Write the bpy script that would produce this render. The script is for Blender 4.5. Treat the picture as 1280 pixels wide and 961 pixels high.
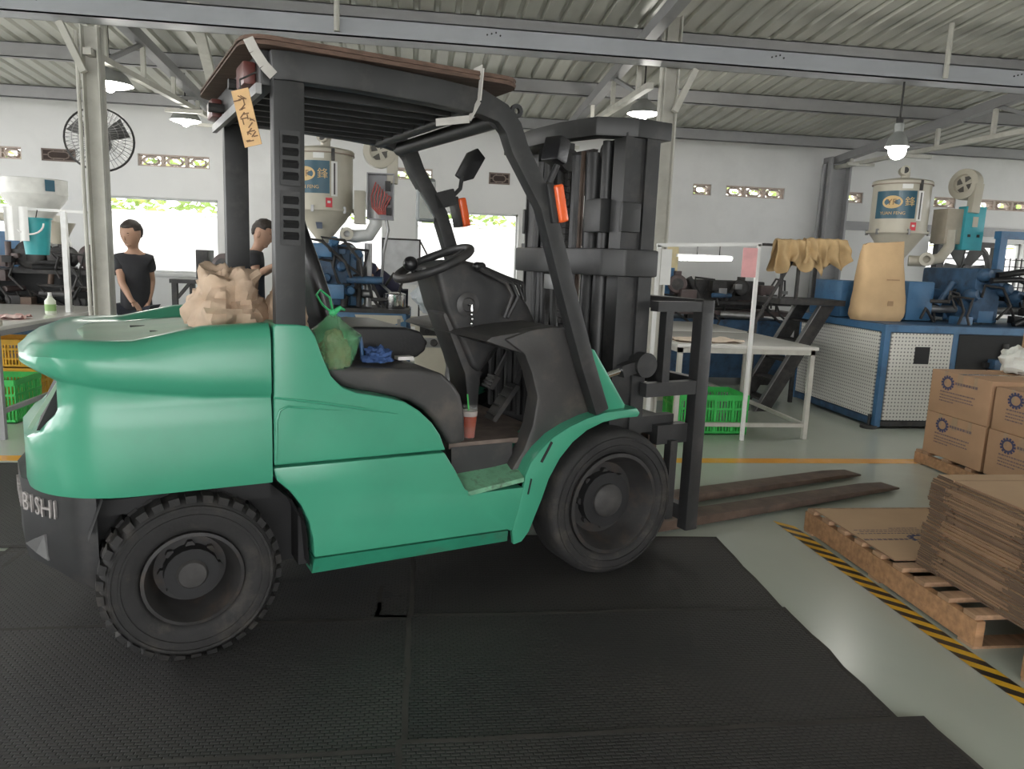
import bpy, bmesh, math, random
from mathutils import Vector, Matrix, Euler, noise
random.seed(7)
PI = math.pi
for o in list(bpy.data.objects): bpy.data.objects.remove(o)
scene = bpy.context.scene
COL = scene.collection

# ------------------------------------------------------------------ camera
F, CAMH = 940.0, 1.52
PITCH, ROLL, YAW = math.radians(9.4), math.atan(.039), math.radians(7.7)
cf = Vector((math.sin(YAW)*math.cos(PITCH), math.cos(YAW)*math.cos(PITCH), -math.sin(PITCH)))
_r0 = Vector((math.cos(YAW), -math.sin(YAW), 0)); _u0 = _r0.cross(cf)
cr = _r0*math.cos(ROLL) + _u0*math.sin(ROLL)
cu = _u0*math.cos(ROLL) - _r0*math.sin(ROLL)
CAM = Vector((0, 0, CAMH))
cd = bpy.data.cameras.new('camera'); cam = bpy.data.objects.new('camera', cd); COL.objects.link(cam)
cd.sensor_width = 36; cd.sensor_fit = 'HORIZONTAL'; cd.lens = F/1280*36; cd.clip_end = 200; cd.clip_start = .05
m = Matrix((cr, cu, -cf)).transposed().to_4x4(); m.translation = CAM; cam.matrix_world = m
scene.camera = cam

# ------------------------------------------------------------------ world, exposure
vs = scene.view_settings
vs.view_transform = 'Standard'; vs.look = 'None'; vs.gamma = 1; vs.use_curve_mapping = False
vs.exposure = 0.12
w = bpy.data.worlds.new('sky'); scene.world = w; w.use_nodes = True
bg = w.node_tree.nodes['Background']; bg.inputs[0].default_value = (1, 1, 1, 1); bg.inputs[1].default_value = 6.0

# ------------------------------------------------------------------ photo pixels to places
def ray(x, y): return cf + cr*((x-640)/F) - cu*((y-480.5)/F)
def g(x, y, z=0.):
    d = ray(x, y); return CAM + d*((z-CAMH)/d.z)
def atY(x, y, Y): d = ray(x, y); return CAM + d*(Y/d.y)
def atX(x, y, X): d = ray(x, y); return CAM + d*(X/d.x)

# ------------------------------------------------------------------ materials
MATS = {}
def mat(name, col=(.5,.5,.5), rough=.5, metal=0., var=.12, scale=8., bump=0., bscale=None, emit=None, estr=1., alpha=1., trans=0., stain=None, stain_amt=.5, stain_scale=3., coat=0., stretch=(1,1,1), spec=.5):
    if name in MATS: return MATS[name]
    M = bpy.data.materials.new(name); M.use_nodes = True
    nt = M.node_tree; N = nt.nodes; L = nt.links; b = N['Principled BSDF']
    b.inputs['Roughness'].default_value = rough; b.inputs['Metallic'].default_value = metal
    b.inputs['Coat Weight'].default_value = coat; b.inputs['Coat Roughness'].default_value = .15
    b.inputs['Specular IOR Level'].default_value = spec
    c4 = (*col, 1)
    tc = N.new('ShaderNodeTexCoord'); mp = N.new('ShaderNodeMapping'); mp.inputs['Scale'].default_value = stretch
    L.new(tc.outputs['Object'], mp.inputs[0])
    nz = N.new('ShaderNodeTexNoise'); nz.inputs['Scale'].default_value = scale; nz.inputs['Detail'].default_value = 5
    L.new(mp.outputs[0], nz.inputs[0])
    mr = N.new('ShaderNodeMapRange'); mr.inputs[1].default_value = .3; mr.inputs[2].default_value = .7
    mr.inputs[3].default_value = 1-var; mr.inputs[4].default_value = 1+var
    L.new(nz.outputs[0], mr.inputs[0])
    mx = N.new('ShaderNodeMix'); mx.data_type = 'RGBA'; mx.blend_type = 'MULTIPLY'; mx.inputs[0].default_value = 1
    mx.inputs[6].default_value = c4; L.new(mr.outputs[0], mx.inputs[7])
    out = mx.outputs[2]
    if stain:
        n2 = N.new('ShaderNodeTexNoise'); n2.inputs['Scale'].default_value = stain_scale; n2.inputs['Detail'].default_value = 7
        n2.inputs['Roughness'].default_value = .65; L.new(mp.outputs[0], n2.inputs[0])
        r2 = N.new('ShaderNodeMapRange'); r2.inputs[1].default_value = .52; r2.inputs[2].default_value = .72
        r2.inputs[3].default_value = 0; r2.inputs[4].default_value = stain_amt; L.new(n2.outputs[0], r2.inputs[0])
        m2 = N.new('ShaderNodeMix'); m2.data_type = 'RGBA'; m2.inputs[7].default_value = (*stain, 1)
        L.new(r2.outputs[0], m2.inputs[0]); L.new(out, m2.inputs[6]); out = m2.outputs[2]
    L.new(out, b.inputs['Base Color'])
    if bump:
        n3 = N.new('ShaderNodeTexNoise'); n3.inputs['Scale'].default_value = bscale or scale*4; n3.inputs['Detail'].default_value = 4
        L.new(mp.outputs[0], n3.inputs[0])
        bp = N.new('ShaderNodeBump'); bp.inputs['Strength'].default_value = bump; bp.inputs['Distance'].default_value = .01
        L.new(n3.outputs[0], bp.inputs['Height']); L.new(bp.outputs[0], b.inputs['Normal'])
    if emit:
        b.inputs['Emission Color'].default_value = (*emit, 1); b.inputs['Emission Strength'].default_value = estr
    if trans: b.inputs['Transmission Weight'].default_value = trans
    if alpha < 1: b.inputs['Alpha'].default_value = alpha
    MATS[name] = M
    return M

GREEN = mat('green_paint', (.048,.285,.175), .32, var=.06, scale=3, stain=(.05,.2,.13), stain_amt=.25, stain_scale=2.5, coat=.3)
GREENDUSTLIT = mat('green_paint_dusty_lit', (.24,.36,.26), .5, var=.12, scale=5, stain=(.10,.38,.24), stain_amt=.5)
GREENSTEP = mat('green_step_worn', (.15,.36,.22), .7, var=.3, scale=14, stain=(.05,.04,.035), stain_amt=.95, stain_scale=14)
BLACKP = mat('black_paint', (.024,.0245,.0255), .45, var=.25, scale=6, stain=(.09,.08,.075), stain_amt=.35, stain_scale=7)
BLACKD = mat('black_inner', (.012,.012,.013), .7, var=.2)
PLASTIC = mat('grey_plastic', (.05,.048,.048), .42, var=.15, scale=5, stain=(.16,.13,.10), stain_amt=.35, stain_scale=5, bump=.08, bscale=60)
DASHP = mat('dark_plastic', (.03,.03,.031), .5, var=.2, scale=6, stain=(.11,.09,.075), stain_amt=.4, stain_scale=6)
VINYL = mat('black_vinyl', (.014,.014,.016), .32, var=.15, bump=.1, bscale=90)
RUBBER = mat('tyre_rubber', (.0155,.015,.0152), .8, var=.25, scale=12, stain=(.10,.085,.07), stain_amt=.4, stain_scale=9, bump=.2, bscale=50)
RIM = mat('rim_steel', (.022,.021,.021), .6, var=.3, scale=14, stain=(.09,.055,.035), stain_amt=.4, stain_scale=10)
HUBM = mat('hub_dust', (.042,.04,.039), .7, var=.3, scale=20)
RUST = mat('rusty_steel', (.105,.070,.052), .6, .2, var=.3, scale=9, stain=(.04,.033,.03), stain_amt=.6, stain_scale=5, bump=.2)
CHROME = mat('bright_steel', (.7,.7,.7), .18, 1, var=.05)
STEEL = mat('worn_steel', (.28,.28,.28), .4, .7, var=.2)
ORANGE = mat('orange_lens', (.85,.13,.03), .25, var=.05, coat=.5)
WOODB = mat('dark_board', (.11,.066,.048), .75, var=.35, scale=5, stretch=(1,12,12), bump=.3, bscale=30)
GREYST = mat('grey_steel_paint', (.30,.30,.305), .5, var=.10, scale=4, stain=(.17,.165,.16), stain_amt=.4, stain_scale=4)
PALEST = mat('pale_steel_paint', (.50,.49,.44), .5, var=.12, scale=5, stain=(.28,.26,.22), stain_amt=.4, stain_scale=6)
WHITEP = mat('white_paint', (.74,.74,.72), .45, var=.05)
WHITEPL = mat('white_plaster', (.70,.70,.69), .85, var=.04, scale=1.5, stain=(.55,.55,.54), stain_amt=.4, stain_scale=1.2, bump=.12, bscale=8)
CARD = mat('cardboard', (.41,.25,.145), .8, var=.08, scale=5)
CARD2 = mat('cardboard_light', (.50,.33,.195), .8, var=.05, scale=4)
CARDE = mat('cardboard_edge', (.27,.165,.10), .9, var=.2, scale=9)
CARDD = mat('cardboard_edge_dark', (.14,.09,.06), .9, var=.2, scale=9)
CARDM = mat('cardboard_edge_mid', (.19,.118,.075), .9, var=.2, scale=9)
TAPE = mat('parcel_tape', (.42,.29,.19), .18, var=.05, coat=.6)
INK = mat('ink_blue', (.06,.06,.12), .8, var=.2)
WOOD = mat('pallet_wood', (.36,.22,.13), .75, var=.25, scale=4, stretch=(8,1,8), stain=(.20,.115,.07), stain_amt=.5, stain_scale=6, bump=.2, bscale=30)
WOODY = mat('pallet_wood_y', (.38,.21,.105), .75, var=.25, scale=4, stretch=(1,8,8), stain=(.20,.115,.07), stain_amt=.5, stain_scale=6, bump=.2, bscale=30)
BLUE = mat('machine_blue', (.06,.16,.30), .4, var=.12, scale=6, stain=(.03,.05,.09), stain_amt=.5, stain_scale=7)
BLUED = mat('machine_blue_dirty', (.035,.085,.16), .5, var=.3, scale=9, stain=(.02,.02,.025), stain_amt=.8, stain_scale=8)
TEAL = mat('teal_panel', (.05,.36,.42), .4, var=.08)
CREAM = mat('cream_metal', (.47,.44,.36), .4, var=.07, scale=5, stain=(.36,.33,.26), stain_amt=.4)
LABELB = mat('label_blue', (.018,.085,.13), .35, var=.06)
GOLD = mat('label_gold', (.62,.44,.20), .5, var=.05)
REDL = mat('red_label', (.65,.06,.08), .5, var=.05)
IRON = mat('dark_iron', (.035,.034,.034), .55, .2, var=.4, scale=12, stain=(.12,.10,.09), stain_amt=.4, stain_scale=9)
BROWNM = mat('brown_motor', (.085,.062,.06), .5, var=.25, scale=10)
SACK = mat('brown_paper_sack', (.55,.38,.21), .8, var=.07, scale=6, bump=.25, bscale=14)
CLOTH = mat('brown_cloth', (.44,.31,.16), .9, var=.15, scale=7, bump=.3, bscale=20)
CRUMP = mat('crumpled_sack_paper', (.50,.37,.27), .85, var=.15, scale=10, stain=(.30,.20,.14), stain_amt=.5, bump=.4, bscale=18)
GCRATE = mat('green_crate', (.05,.50,.10), .4, var=.1)
YCRATE = mat('yellow_crate', (.80,.42,.03), .4, var=.1)
RCRATE = mat('red_plastic', (.6,.04,.04), .4)
TABLET = mat('table_laminate', (.62,.61,.57), .22, var=.04, coat=.3)
SKIN = mat('skin', (.42,.25,.17), .55, var=.06)
HAIR = mat('hair', (.03,.022,.018), .6, var=.3, scale=40, bump=.5, bscale=80)
SHIRT = mat('black_shirt', (.028,.028,.032), .9, var=.15)
NAVY = mat('navy_shirt', (.03,.03,.06), .9, var=.15)
PANTS = mat('dark_trousers', (.03,.033,.045), .9, var=.2)
LAMPW = mat('lamp_bulb', (1,1,1), .5, emit=(1,.98,.93), estr=14)
TUBEW = mat('tube_light', (1,1,1), .5, emit=(1,.99,.96), estr=14)
BAGG = mat('green_bag_film', (.16,.45,.22), .3, var=.15, alpha=.38, bump=.3, bscale=20)
BAGW = mat('white_bag_film', (.72,.73,.68), .4, var=.08, bump=.4, bscale=25)

# ------------------------------------------------------------------ mesh builder
class MB:
    def __init__(s): s.v = []; s.f = []
    def add(s, vs_, fs):
        n = len(s.v); s.v += [Vector(v) for v in vs_]; s.f += [tuple(i+n for i in f) for f in fs]; return s
    def hexa(s, p):   # 8 points: bottom ring 0-3, top ring 4-7
        return s.add(p, [(3,2,1,0),(4,5,6,7),(0,1,5,4),(1,2,6,5),(2,3,7,6),(3,0,4,7)])
    def box(s, a, b, rot=None, piv=None):
        x0,y0,z0 = [min(p,q) for p,q in zip(a,b)]; x1,y1,z1 = [max(p,q) for p,q in zip(a,b)]
        P = [Vector(p) for p in ((x0,y0,z0),(x1,y0,z0),(x1,y1,z0),(x0,y1,z0),(x0,y0,z1),(x1,y0,z1),(x1,y1,z1),(x0,y1,z1))]
        if rot:
            c = Vector(piv) if piv else Vector(((x0+x1)/2,(y0+y1)/2,(z0+z1)/2)); R = Euler(rot).to_matrix()
            P = [c + R @ (p-c) for p in P]
        return s.hexa(P)
    def bar(s, p, q, w, h=None, up=(0,0,1)):   # rectangular bar from p to q
        p, q = Vector(p), Vector(q); h = h or w; d = (q-p).normalized(); up = Vector(up)
        if abs(d.dot(up)) > .98: up = Vector((0,1,0)) if abs(d.y) < .9 else Vector((1,0,0))
        a = d.cross(up).normalized(); b = a.cross(d)
        R = [(-w/2,-h/2),(w/2,-h/2),(w/2,h/2),(-w/2,h/2)]
        return s.hexa([p+a*x+b*y for x,y in R] + [q+a*x+b*y for x,y in R])
    def prism(s, pts, f0, f1):   # pts 2D; f0/f1 map (a,b)->3D for the two caps
        n = len(pts); P = [Vector(f0(*p)) for p in pts] + [Vector(f1(*p)) for p in pts]
        return s.add(P, [tuple(range(n))[::-1], tuple(range(n,2*n))] + [(i,(i+1)%n,n+(i+1)%n,n+i) for i in range(n)])
    def xz(s, pts, y0, y1): return s.prism(pts, lambda a,b:(a,y0,b), lambda a,b:(a,y1,b))
    def xy(s, pts, z0, z1): return s.prism(pts, lambda a,b:(a,b,z0), lambda a,b:(a,b,z1))
    def yz(s, pts, x0, x1): return s.prism(pts, lambda a,b:(x0,a,b), lambda a,b:(x1,a,b))
    def tube(s, pts, r, n=10, closed=False, cap=True, flat=1.):
        P = [Vector(p) for p in pts]; k = len(P); rs = r if isinstance(r,(list,tuple)) else [r]*k
        vs_ = []; a = None
        for i in range(k):
            if closed: d = P[(i+1)%k]-P[i-1]
            else: d = P[min(i+1,k-1)]-P[max(i-1,0)]
            d.normalize()
            if a is None:
                u = Vector((0,0,1)) if abs(d.z) < .9 else Vector((1,0,0)); a = d.cross(u).normalized()
            else:
                a = a - d*a.dot(d); a.normalize()
            b = d.cross(a)
            vs_ += [P[i] + a*(rs[i]*math.cos(2*PI*j/n)) + b*(rs[i]*flat*math.sin(2*PI*j/n)) for j in range(n)]
        fs = []
        for i in range(k if closed else k-1):
            i2 = (i+1) % k
            fs += [(i*n+j, i*n+(j+1)%n, i2*n+(j+1)%n, i2*n+j) for j in range(n)]
        if cap and not closed: fs += [tuple(range(n))[::-1], tuple((k-1)*n+j for j in range(n))]
        return s.add(vs_, fs)
    def cyl(s, p, q, r0, r1=None, n=20): return s.tube([p,q], [r0, r0 if r1 is None else r1], n)
    def lathe(s, prof, o=(0,0,0), ax=(0,0,1), n=28, a0=0, cap=False):
        o = Vector(o); ax = Vector(ax).normalized(); u = Vector((1,0,0)) if abs(ax.x) < .9 else Vector((0,0,1))
        a = (u-ax*u.dot(ax)).normalized(); b = ax.cross(a); vs_ = []
        for r_, h in prof: vs_ += [o + ax*h + (a*math.cos(a0+2*PI*j/n)+b*math.sin(a0+2*PI*j/n))*r_ for j in range(n)]
        k = len(prof); fs = [(i*n+j, i*n+(j+1)%n, (i+1)*n+(j+1)%n, (i+1)*n+j) for i in range(k-1) for j in range(n)]
        if cap: fs += [tuple(range(n))[::-1], tuple((k-1)*n+j for j in range(n))]
        return s.add(vs_, fs)
    def ball(s, c, r, n=14, m=9, sc=(1,1,1)):
        c = Vector(c); prof = []
        vs_ = [c+Vector((0,0,-r*sc[2]))]
        for i in range(1,m):
            t = -PI/2+PI*i/m
            vs_ += [c+Vector((r*sc[0]*math.cos(t)*math.cos(2*PI*j/n), r*sc[1]*math.cos(t)*math.sin(2*PI*j/n), r*sc[2]*math.sin(t))) for j in range(n)]
        vs_.append(c+Vector((0,0,r*sc[2]))); e = len(vs_)-1
        fs = [(0,1+(j+1)%n,1+j) for j in range(n)]
        for i in range(m-2): fs += [(1+i*n+j,1+i*n+(j+1)%n,1+(i+1)*n+(j+1)%n,1+(i+1)*n+j) for j in range(n)]
        fs += [(1+(m-2)*n+j,1+(m-2)*n+(j+1)%n,e) for j in range(n)]
        return s.add(vs_, fs)
    def grid(s, rows):   # rows of points
        n = len(rows[0]); 
        return s.add([p for r_ in rows for p in r_], [(i*n+j,i*n+j+1,(i+1)*n+j+1,(i+1)*n+j) for i in range(len(rows)-1) for j in range(n-1)])
    def mesh(s, name, smooth=False, bevel=0, seg=2, inv=None):
        me = bpy.data.meshes.new(name); me.from_pydata([(inv @ v) if inv else v for v in s.v], [], s.f)
        bm = bmesh.new(); bm.from_mesh(me)
        bmesh.ops.remove_doubles(bm, verts=bm.verts, dist=1e-5)
        bmesh.ops.recalc_face_normals(bm, faces=bm.faces)
        if bevel:
            ed = [e for e in bm.edges if len(e.link_faces) == 2 and e.calc_face_angle(0) > .35]
            bmesh.ops.bevel(bm, geom=ed, offset=bevel, segments=seg, profile=.6, affect='EDGES', clamp_overlap=True)
        bm.to_mesh(me); bm.free()
        if smooth:
            for p in me.polygons: p.use_smooth = True
            me.set_sharp_from_angle(angle=math.radians(smooth if smooth > 1 else 40))
        return me

ROOTM = {}
def link(name, me, material, parent=None):
    o = bpy.data.objects.new(name, me); COL.objects.link(o)
    if material and not me.materials: me.materials.append(material)
    if parent: o.parent = parent
    return o
def frame_of(o):
    m_ = Matrix.Identity(4)
    while o is not None:
        m_ = ROOTM.get(o.name, Matrix.Identity(4)) @ m_; o = o.parent
    return m_
def part(name, mb, material, parent=None, smooth=True, bevel=0, seg=2, local=False, label=None, kind=None):
    """one mesh object; mb in world coordinates unless local (= in the parent's own frame)"""
    inv = None
    if parent is not None and not local:
        inv = frame_of(parent).inverted()
    o = link(name, mb.mesh(name, smooth, bevel, seg, inv), material, parent)
    if label: o['label'] = label
    if kind: o['kind'] = kind
    return o
def tag(o, label, cat=None, group=None, kind=None):
    if label: o['label'] = label
    if cat: o['category'] = cat
    if group: o['group'] = group
    if kind: o['kind'] = kind
    return o
def thing(name, label, cat, loc=(0,0,0), rz=0, group=None):
    o = bpy.data.objects.new(name, None); COL.objects.link(o); o.empty_display_size = .1
    o.location = loc; o.rotation_euler = (0,0,rz)
    ROOTM[o.name] = Matrix.Translation(Vector(loc)) @ Matrix.Rotation(rz, 4, 'Z')
    return tag(o, label, cat, group)
def solo(name, mb, material, label, cat, group=None, base=None, smooth=True, bevel=0, seg=2, kind=None):
    """a thing that is one mesh; origin put at its base"""
    if base is None:
        xs = [v.x for v in mb.v]; ys = [v.y for v in mb.v]; zs = [v.z for v in mb.v]
        base = ((min(xs)+max(xs))/2, (min(ys)+max(ys))/2, min(zs))
    M_ = Matrix.Translation(Vector(base))
    o = link(name, mb.mesh(name, smooth, bevel, seg, M_.inverted()), material)
    o.location = base; ROOTM[o.name] = M_
    return tag(o, label, cat, group, kind)
def copy_tree(o, parent=None):
    c = o.copy(); COL.objects.link(c); c.parent = parent
    if o.name in ROOTM: ROOTM[c.name] = ROOTM[o.name]
    for ch in list(o.children): copy_tree(ch, c)
    return c
def text_part(name, txt, size, M_, material, parent, depth=.002, align='CENTER', label=None, squash=1.):
    """lettering as a thin mesh; M_ = local matrix in the parent's frame"""
    cu_ = bpy.data.curves.new(name, 'FONT'); cu_.body = txt; cu_.size = size; cu_.extrude = depth; cu_.align_x = align; cu_.align_y = 'CENTER'
    cu_.resolution_u = 3
    t = bpy.data.objects.new(name, cu_); COL.objects.link(t)
    me = bpy.data.meshes.new_from_object(t); bpy.data.objects.remove(t); bpy.data.curves.remove(cu_)
    me.transform(M_ @ Matrix.Diagonal((squash,1,1,1))); me.materials.clear()
    o = link(name, me, material, parent)
    if label: o['label'] = label
    return o
def facing(o, n, up=(0,0,1)):
    """matrix placing text at o, readable from the side n points to"""
    n = Vector(n).normalized(); u = Vector(up); u = (u-n*u.dot(n)).normalized(); x = u.cross(n)
    M_ = Matrix((x,u,n)).transposed().to_4x4(); M_.translation = Vector(o); return M_
# ------------------------------------------------------------------ the hall
def rz(Y): return 3.35 + .07*(11-Y)      # underside of the roof sheets
WY = 11.0
XL, XR, YB = -7.3, 12.0, -5.0

def epoxy():
    M = mat('epoxy_floor', (.44,.475,.415), .24, var=.05, scale=.8, stain=(.34,.37,.32), stain_amt=.35, stain_scale=1.1)
    return M
fl = MB().box((XL-.2,YB,-.1),(XR+.2,WY+.2,0))
tag(part('floor', fl, epoxy(), smooth=False), 'glossy pale green epoxy floor', kind='structure')
def holed(name, a0, a1, z0, z1, holes, f, label):
    xs = sorted({a0,a1,*[h[0] for h in holes],*[h[1] for h in holes]}); zs = sorted({z0,z1,*[h[2] for h in holes],*[h[3] for h in holes]})
    mb = MB()
    for i in range(len(xs)-1):
        for j in range(len(zs)-1):
            cx, cz = (xs[i]+xs[i+1])/2, (zs[j]+zs[j+1])/2
            if any(h[0] < cx < h[1] and h[2] < cz < h[3] for h in holes): continue
            p, q = f(xs[i],zs[j],xs[i+1],zs[j+1]); mb.box(p,q)
    return tag(part(name, mb, WHITEPL, smooth=False), label, kind='structure')
VZ0, VZ1 = 2.575, 2.735
WINS = [(-6.8,-5.3,1.16,2.17),(-4.19,-2.68,1.16,2.17),(-1.95,-.43,1.16,2.17),(.02,1.49,1.16,2.17),(7.95,9.6,1.2,2.08)]
VENTS = [(-5.95,-5.14,1),(-4.89,-4.47,0),(-3.69,-2.77,1),(-.36,.24,2),(1.04,1.34,0),(4.07,4.35,1),(4.58,5.5,1),(6.42,6.77,1),(7.35,7.7,1),(7.95,8.32,1),(8.68,9.62,1),(10.2,11.1,1)]
wb = holed('wall_back', XL, XR, 0, 3.36, WINS+[(a,b,VZ0,VZ1) for a,b,k in VENTS if k], lambda a,b,c,d: ((a,WY,b),(c,WY+.2,d)), 'white plastered factory wall with window openings and breeze block vents')
holed('wall_left', YB, WY, 0, 3.9, [(y,y+2.6,.9,3.45) for y in (-1.8,1.2,4.2,7.2)], lambda a,b,c,d: ((XL-.2,a,b),(XL,c,d)), 'white side wall with wide window openings')
holed('wall_right', YB, WY, 0, 3.9, [(y,y+2.2,.9,3.0) for y in (-1.5,1.6,4.7,7.8)], lambda a,b,c,d: ((XR,a,b),(XR+.2,c,d)), 'white side wall at the packing end')  # out of view; openings enlarged to brighten the right side
holed('wall_front_added', XL, XR, 0, 4.4, [(-4.6,4.2,0,3.3)], lambda a,b,c,d: ((a,YB-.2,b),(c,YB,d)), 'unseen white wall with a wide doorway, added to cut the front light')  # added out of view behind the camera to reduce light from the front
# breeze block vents: real pierced blocks
BLOCK = mat('breeze_block', (.50,.42,.37), .9, var=.1); BLOCKD = mat('breeze_block_brown', (.20,.16,.14), .9, var=.15)
def block_mesh(wd, ht, dp, name):
    mb = MB(); t = .02
    for a,b in (((0,0),(wd,t)),((0,ht-t),(wd,ht)),((0,0),(t,ht)),((wd-t,0),(wd,ht))): mb.box((a[0],0,a[1]),(b[0],dp,b[1]))
    c = Vector((wd/2,dp/2,ht/2)); rx, rzz = wd*.30, ht*.27
    pts = [(-rx,-rzz*.5),(-rx*.7,-rzz),(rx*.7,-rzz),(rx,-rzz*.5),(rx,rzz*.5),(rx*.7,rzz),(-rx*.7,rzz),(-rx,rzz*.5)]
    for i in range(8):
        p,q = pts[i],pts[(i+1)%8]; mb.bar(c+Vector((p[0],0,p[1])), c+Vector((q[0],0,q[1])), dp*.9, .014, up=(0,0,1) if abs(p[0]-q[0])>.01 else (1,0,0))
    for sx in (-1,1): mb.bar(c+Vector((sx*rx,0,0)), c+Vector((sx*wd/2,0,0)), dp*.9, .014); 
    for sx in (-.5,.5):
        for sz in (-1,1): mb.bar(c+Vector((sx*rx,0,sz*rzz)), c+Vector((sx*rx,0,sz*ht/2)), dp*.9, .014, up=(1,0,0))
    return mb.mesh(name)
bms = {}
for a,b,k in VENTS:
    n = max(1, round((b-a)/.31)); wd = round((b-a)/n, 4)
    if (wd,k) not in bms:
        me = block_mesh(wd, VZ1-VZ0, .1, 'vent_block'); me.materials.append(BLOCK if k else BLOCKD); bms[(wd,k)] = me
    for i in range(n):
        o = link('vent_block', bms[(wd,k)], None, wb); o.location = (a+i*wd, WY-.012 if not k else WY+.02, VZ0)
    if not k:
        part('vent_backing', MB().box((a+.01,WY-.004,VZ0+.01),(b-.01,WY-.001,VZ1-.01)), mat('vent_dark',(.05,.035,.03),.9), wb, smooth=False)
# window frames and bars
FRAMEW = mat('window_frame', (.55,.56,.55), .5)
for i,(a,b,c,d) in enumerate(WINS):
    r = thing('window_%d'%(i+1), None, None, ((a+b)/2,WY,c)); r['kind'] = 'structure'; r['label'] = 'bright barred factory window opening in the far wall'
    mb = MB(); t = .03
    for p,q in (((a,c),(b,c+t)),((a,d-t),(b,d)),((a,c),(a+t,d)),((b-t,c),(b,d))): mb.box((p[0],WY+.08,p[1]),(q[0],WY+.12,q[1]))
    part('window_frame', mb, FRAMEW, r, smooth=False)
    for k in range(1,8):
        x = a+(b-a)*k/8; part('window_bar', MB().cyl((x,WY+.1,c),(x,WY+.1,d),.0025,n=6), FRAMEW, r)
    part('window_sill', MB().box((a-.03,WY-.03,c-.04),(b+.03,WY+.06,c)), WHITEPL, r, smooth=False)
# grey dado ledge on the far wall and grey band on the right-hand bay
tag(part('trim_1', MB().box((1.4,WY-.05,.83),(4,WY,.9)), mat('ledge',(.42,.42,.36),.9,var=.25), smooth=False), 'mossy concrete ledge along the far wall', kind='structure')
tag(part('trim_2', MB().box((6.2,WY-.06,2.17),(XR,WY,2.3)), GREYST, smooth=False), 'grey steel rail across the far wall', kind='structure')
# painted floor stripe
tag(part('trim_3', MB().box((-8,5.50,.0005),(8.8,5.64,.0015)), mat('orange_line',(.78,.36,.05),.2,var=.08,scale=3,stain=(.8,.5,.25),stain_amt=.4), smooth=False), 'orange painted line across the epoxy floor', kind='structure')
# roof sheets: ribs run down the slope
ce = tag(link('ceiling', MB().box((XL-.6,YB-.8,4.55),(XL-.55,YB-.75,4.6)).mesh('ceiling'), None), 'pale corrugated steel roof over the factory hall', kind='structure')
ROOFM = mat('roof_sheet', (.50,.50,.45), .42, .15, var=.08, scale=2, stretch=(3,.4,1), stain=(.40,.39,.34), stain_amt=.4, stain_scale=3)
ce.data.materials.append(ROOFM)
pitch, nr = .18, 4
prof = []
for k in range(nr):
    x = k*pitch; prof += [(x,0),(x+.115,0),(x+.13,.032),(x+.165,.032)]
prof.append((nr*pitch,0))
ys = [WY+.5, YB-.8]
sm = MB().grid([[(x, y, rz(y)+z) for x,z in prof] for y in ys] )
sm.grid([[(x, y, rz(y)+z+.012) for x,z in prof] for y in ys])
sme = sm.mesh('roof_sheet'); sme.materials.append(ROOFM)
for i in range(int((XR-XL+1.2)/(nr*pitch))+1):
    o = link('roof_sheet', sme, None, ce); o.location = (XL-.6+i*nr*pitch, 0, 0)
# purlins
for i,y in enumerate((10.35,8.7,7.05,5.4,3.75,2.1,.45,-1.2,-2.85,-4.5)):
    z = rz(y)
    mb = MB(); mb.box((XL,y-.03,z-.15),(XR,y-.022,z-.005)); mb.box((XL,y-.03,z-.15),(XR,y+.04,z-.142)); mb.box((XL,y-.03,z-.012),(XR,y+.04,z-.004))
    o = part('roof_purlin', mb, GREYST, smooth=False); o['kind'] = 'structure'; o['label'] = 'grey steel roof purlin under the corrugated sheets'
# the long beam on the posts
BY = 6.35
b1 = MB(); zb = 3.19
b1.box((XL,BY,zb),(XR,BY+.012,zb+.15)); b1.box((XL,BY+.2,zb),(XR,BY+.212,zb+.15)); b1.box((XL,BY,zb),(XR,BY+.212,zb+.01)); b1.box((XL,BY,zb+.14),(XR,BY+.212,zb+.15))
BEAMM = mat('beam_paint', (.36,.375,.40), .45, var=.07, scale=2.5, stain=(.27,.28,.29), stain_amt=.35, stain_scale=2)
br = thing('steel_beam', 'long grey steel beam running across the hall on the posts', 'beam', (0,BY+.1,zb))
part('beam_profile', b1, BEAMM, br, smooth=False)
for x in (-6.3,-2.9,.55,2.95,5.2):   # splice bolts and punch marks
    for k in range(4): part('bolt', MB().cyl((x+k*.035,BY-.006,zb+.09+.01*((k*7)%3)),(x+k*.035,BY,zb+.09+.01*((k*7)%3)),.007,n=8), IRON, br)
# posts
def post(x, y, label, mt, top, ztop2=None):
    r = thing('steel_post', label, 'post', (x,y,0))
    mb = MB(); w_,d_ = .13,.13
    mb.box((x-w_/2,y-d_/2,0),(x-w_/2+.012,y+d_/2,top)); mb.box((x+w_/2-.012,y-d_/2,0),(x+w_/2,y+d_/2,top)); mb.box((x-w_/2,y-.005,0),(x+w_/2,y+.005,top))
    part('post_profile', mb, mt, r, smooth=False)
    part('base_plate', MB().box((x-.15,y-.15,0),(x+.15,y+.15,.012)), GREYST, r, smooth=False)
    part('conduit', MB().cyl((x-w_/2-.03,y-.05,.3),(x-w_/2-.03,y-.05,top-.05),.016,n=8), PALEST, r)
    sg = -1 if x < 0 else 1
    part('gusset', MB().bar((x+sg*.03,y-.095,zb-.36),(x+sg*.19,y-.095,zb-.003),.05,.05), mt, r, smooth=False)
    return r
post(-2.53,6.63,'pale steel post beside the pedestal fan carrying the long beam', PALEST, zb)
pr = post(2.17,6.63,'cream steel post behind the forklift mast reaching past the beam', PALEST, 3.62)
post(6.85,6.63,'steel post under the long beam beyond the stacked cartons', PALEST, zb)
cx = 6.07
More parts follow.
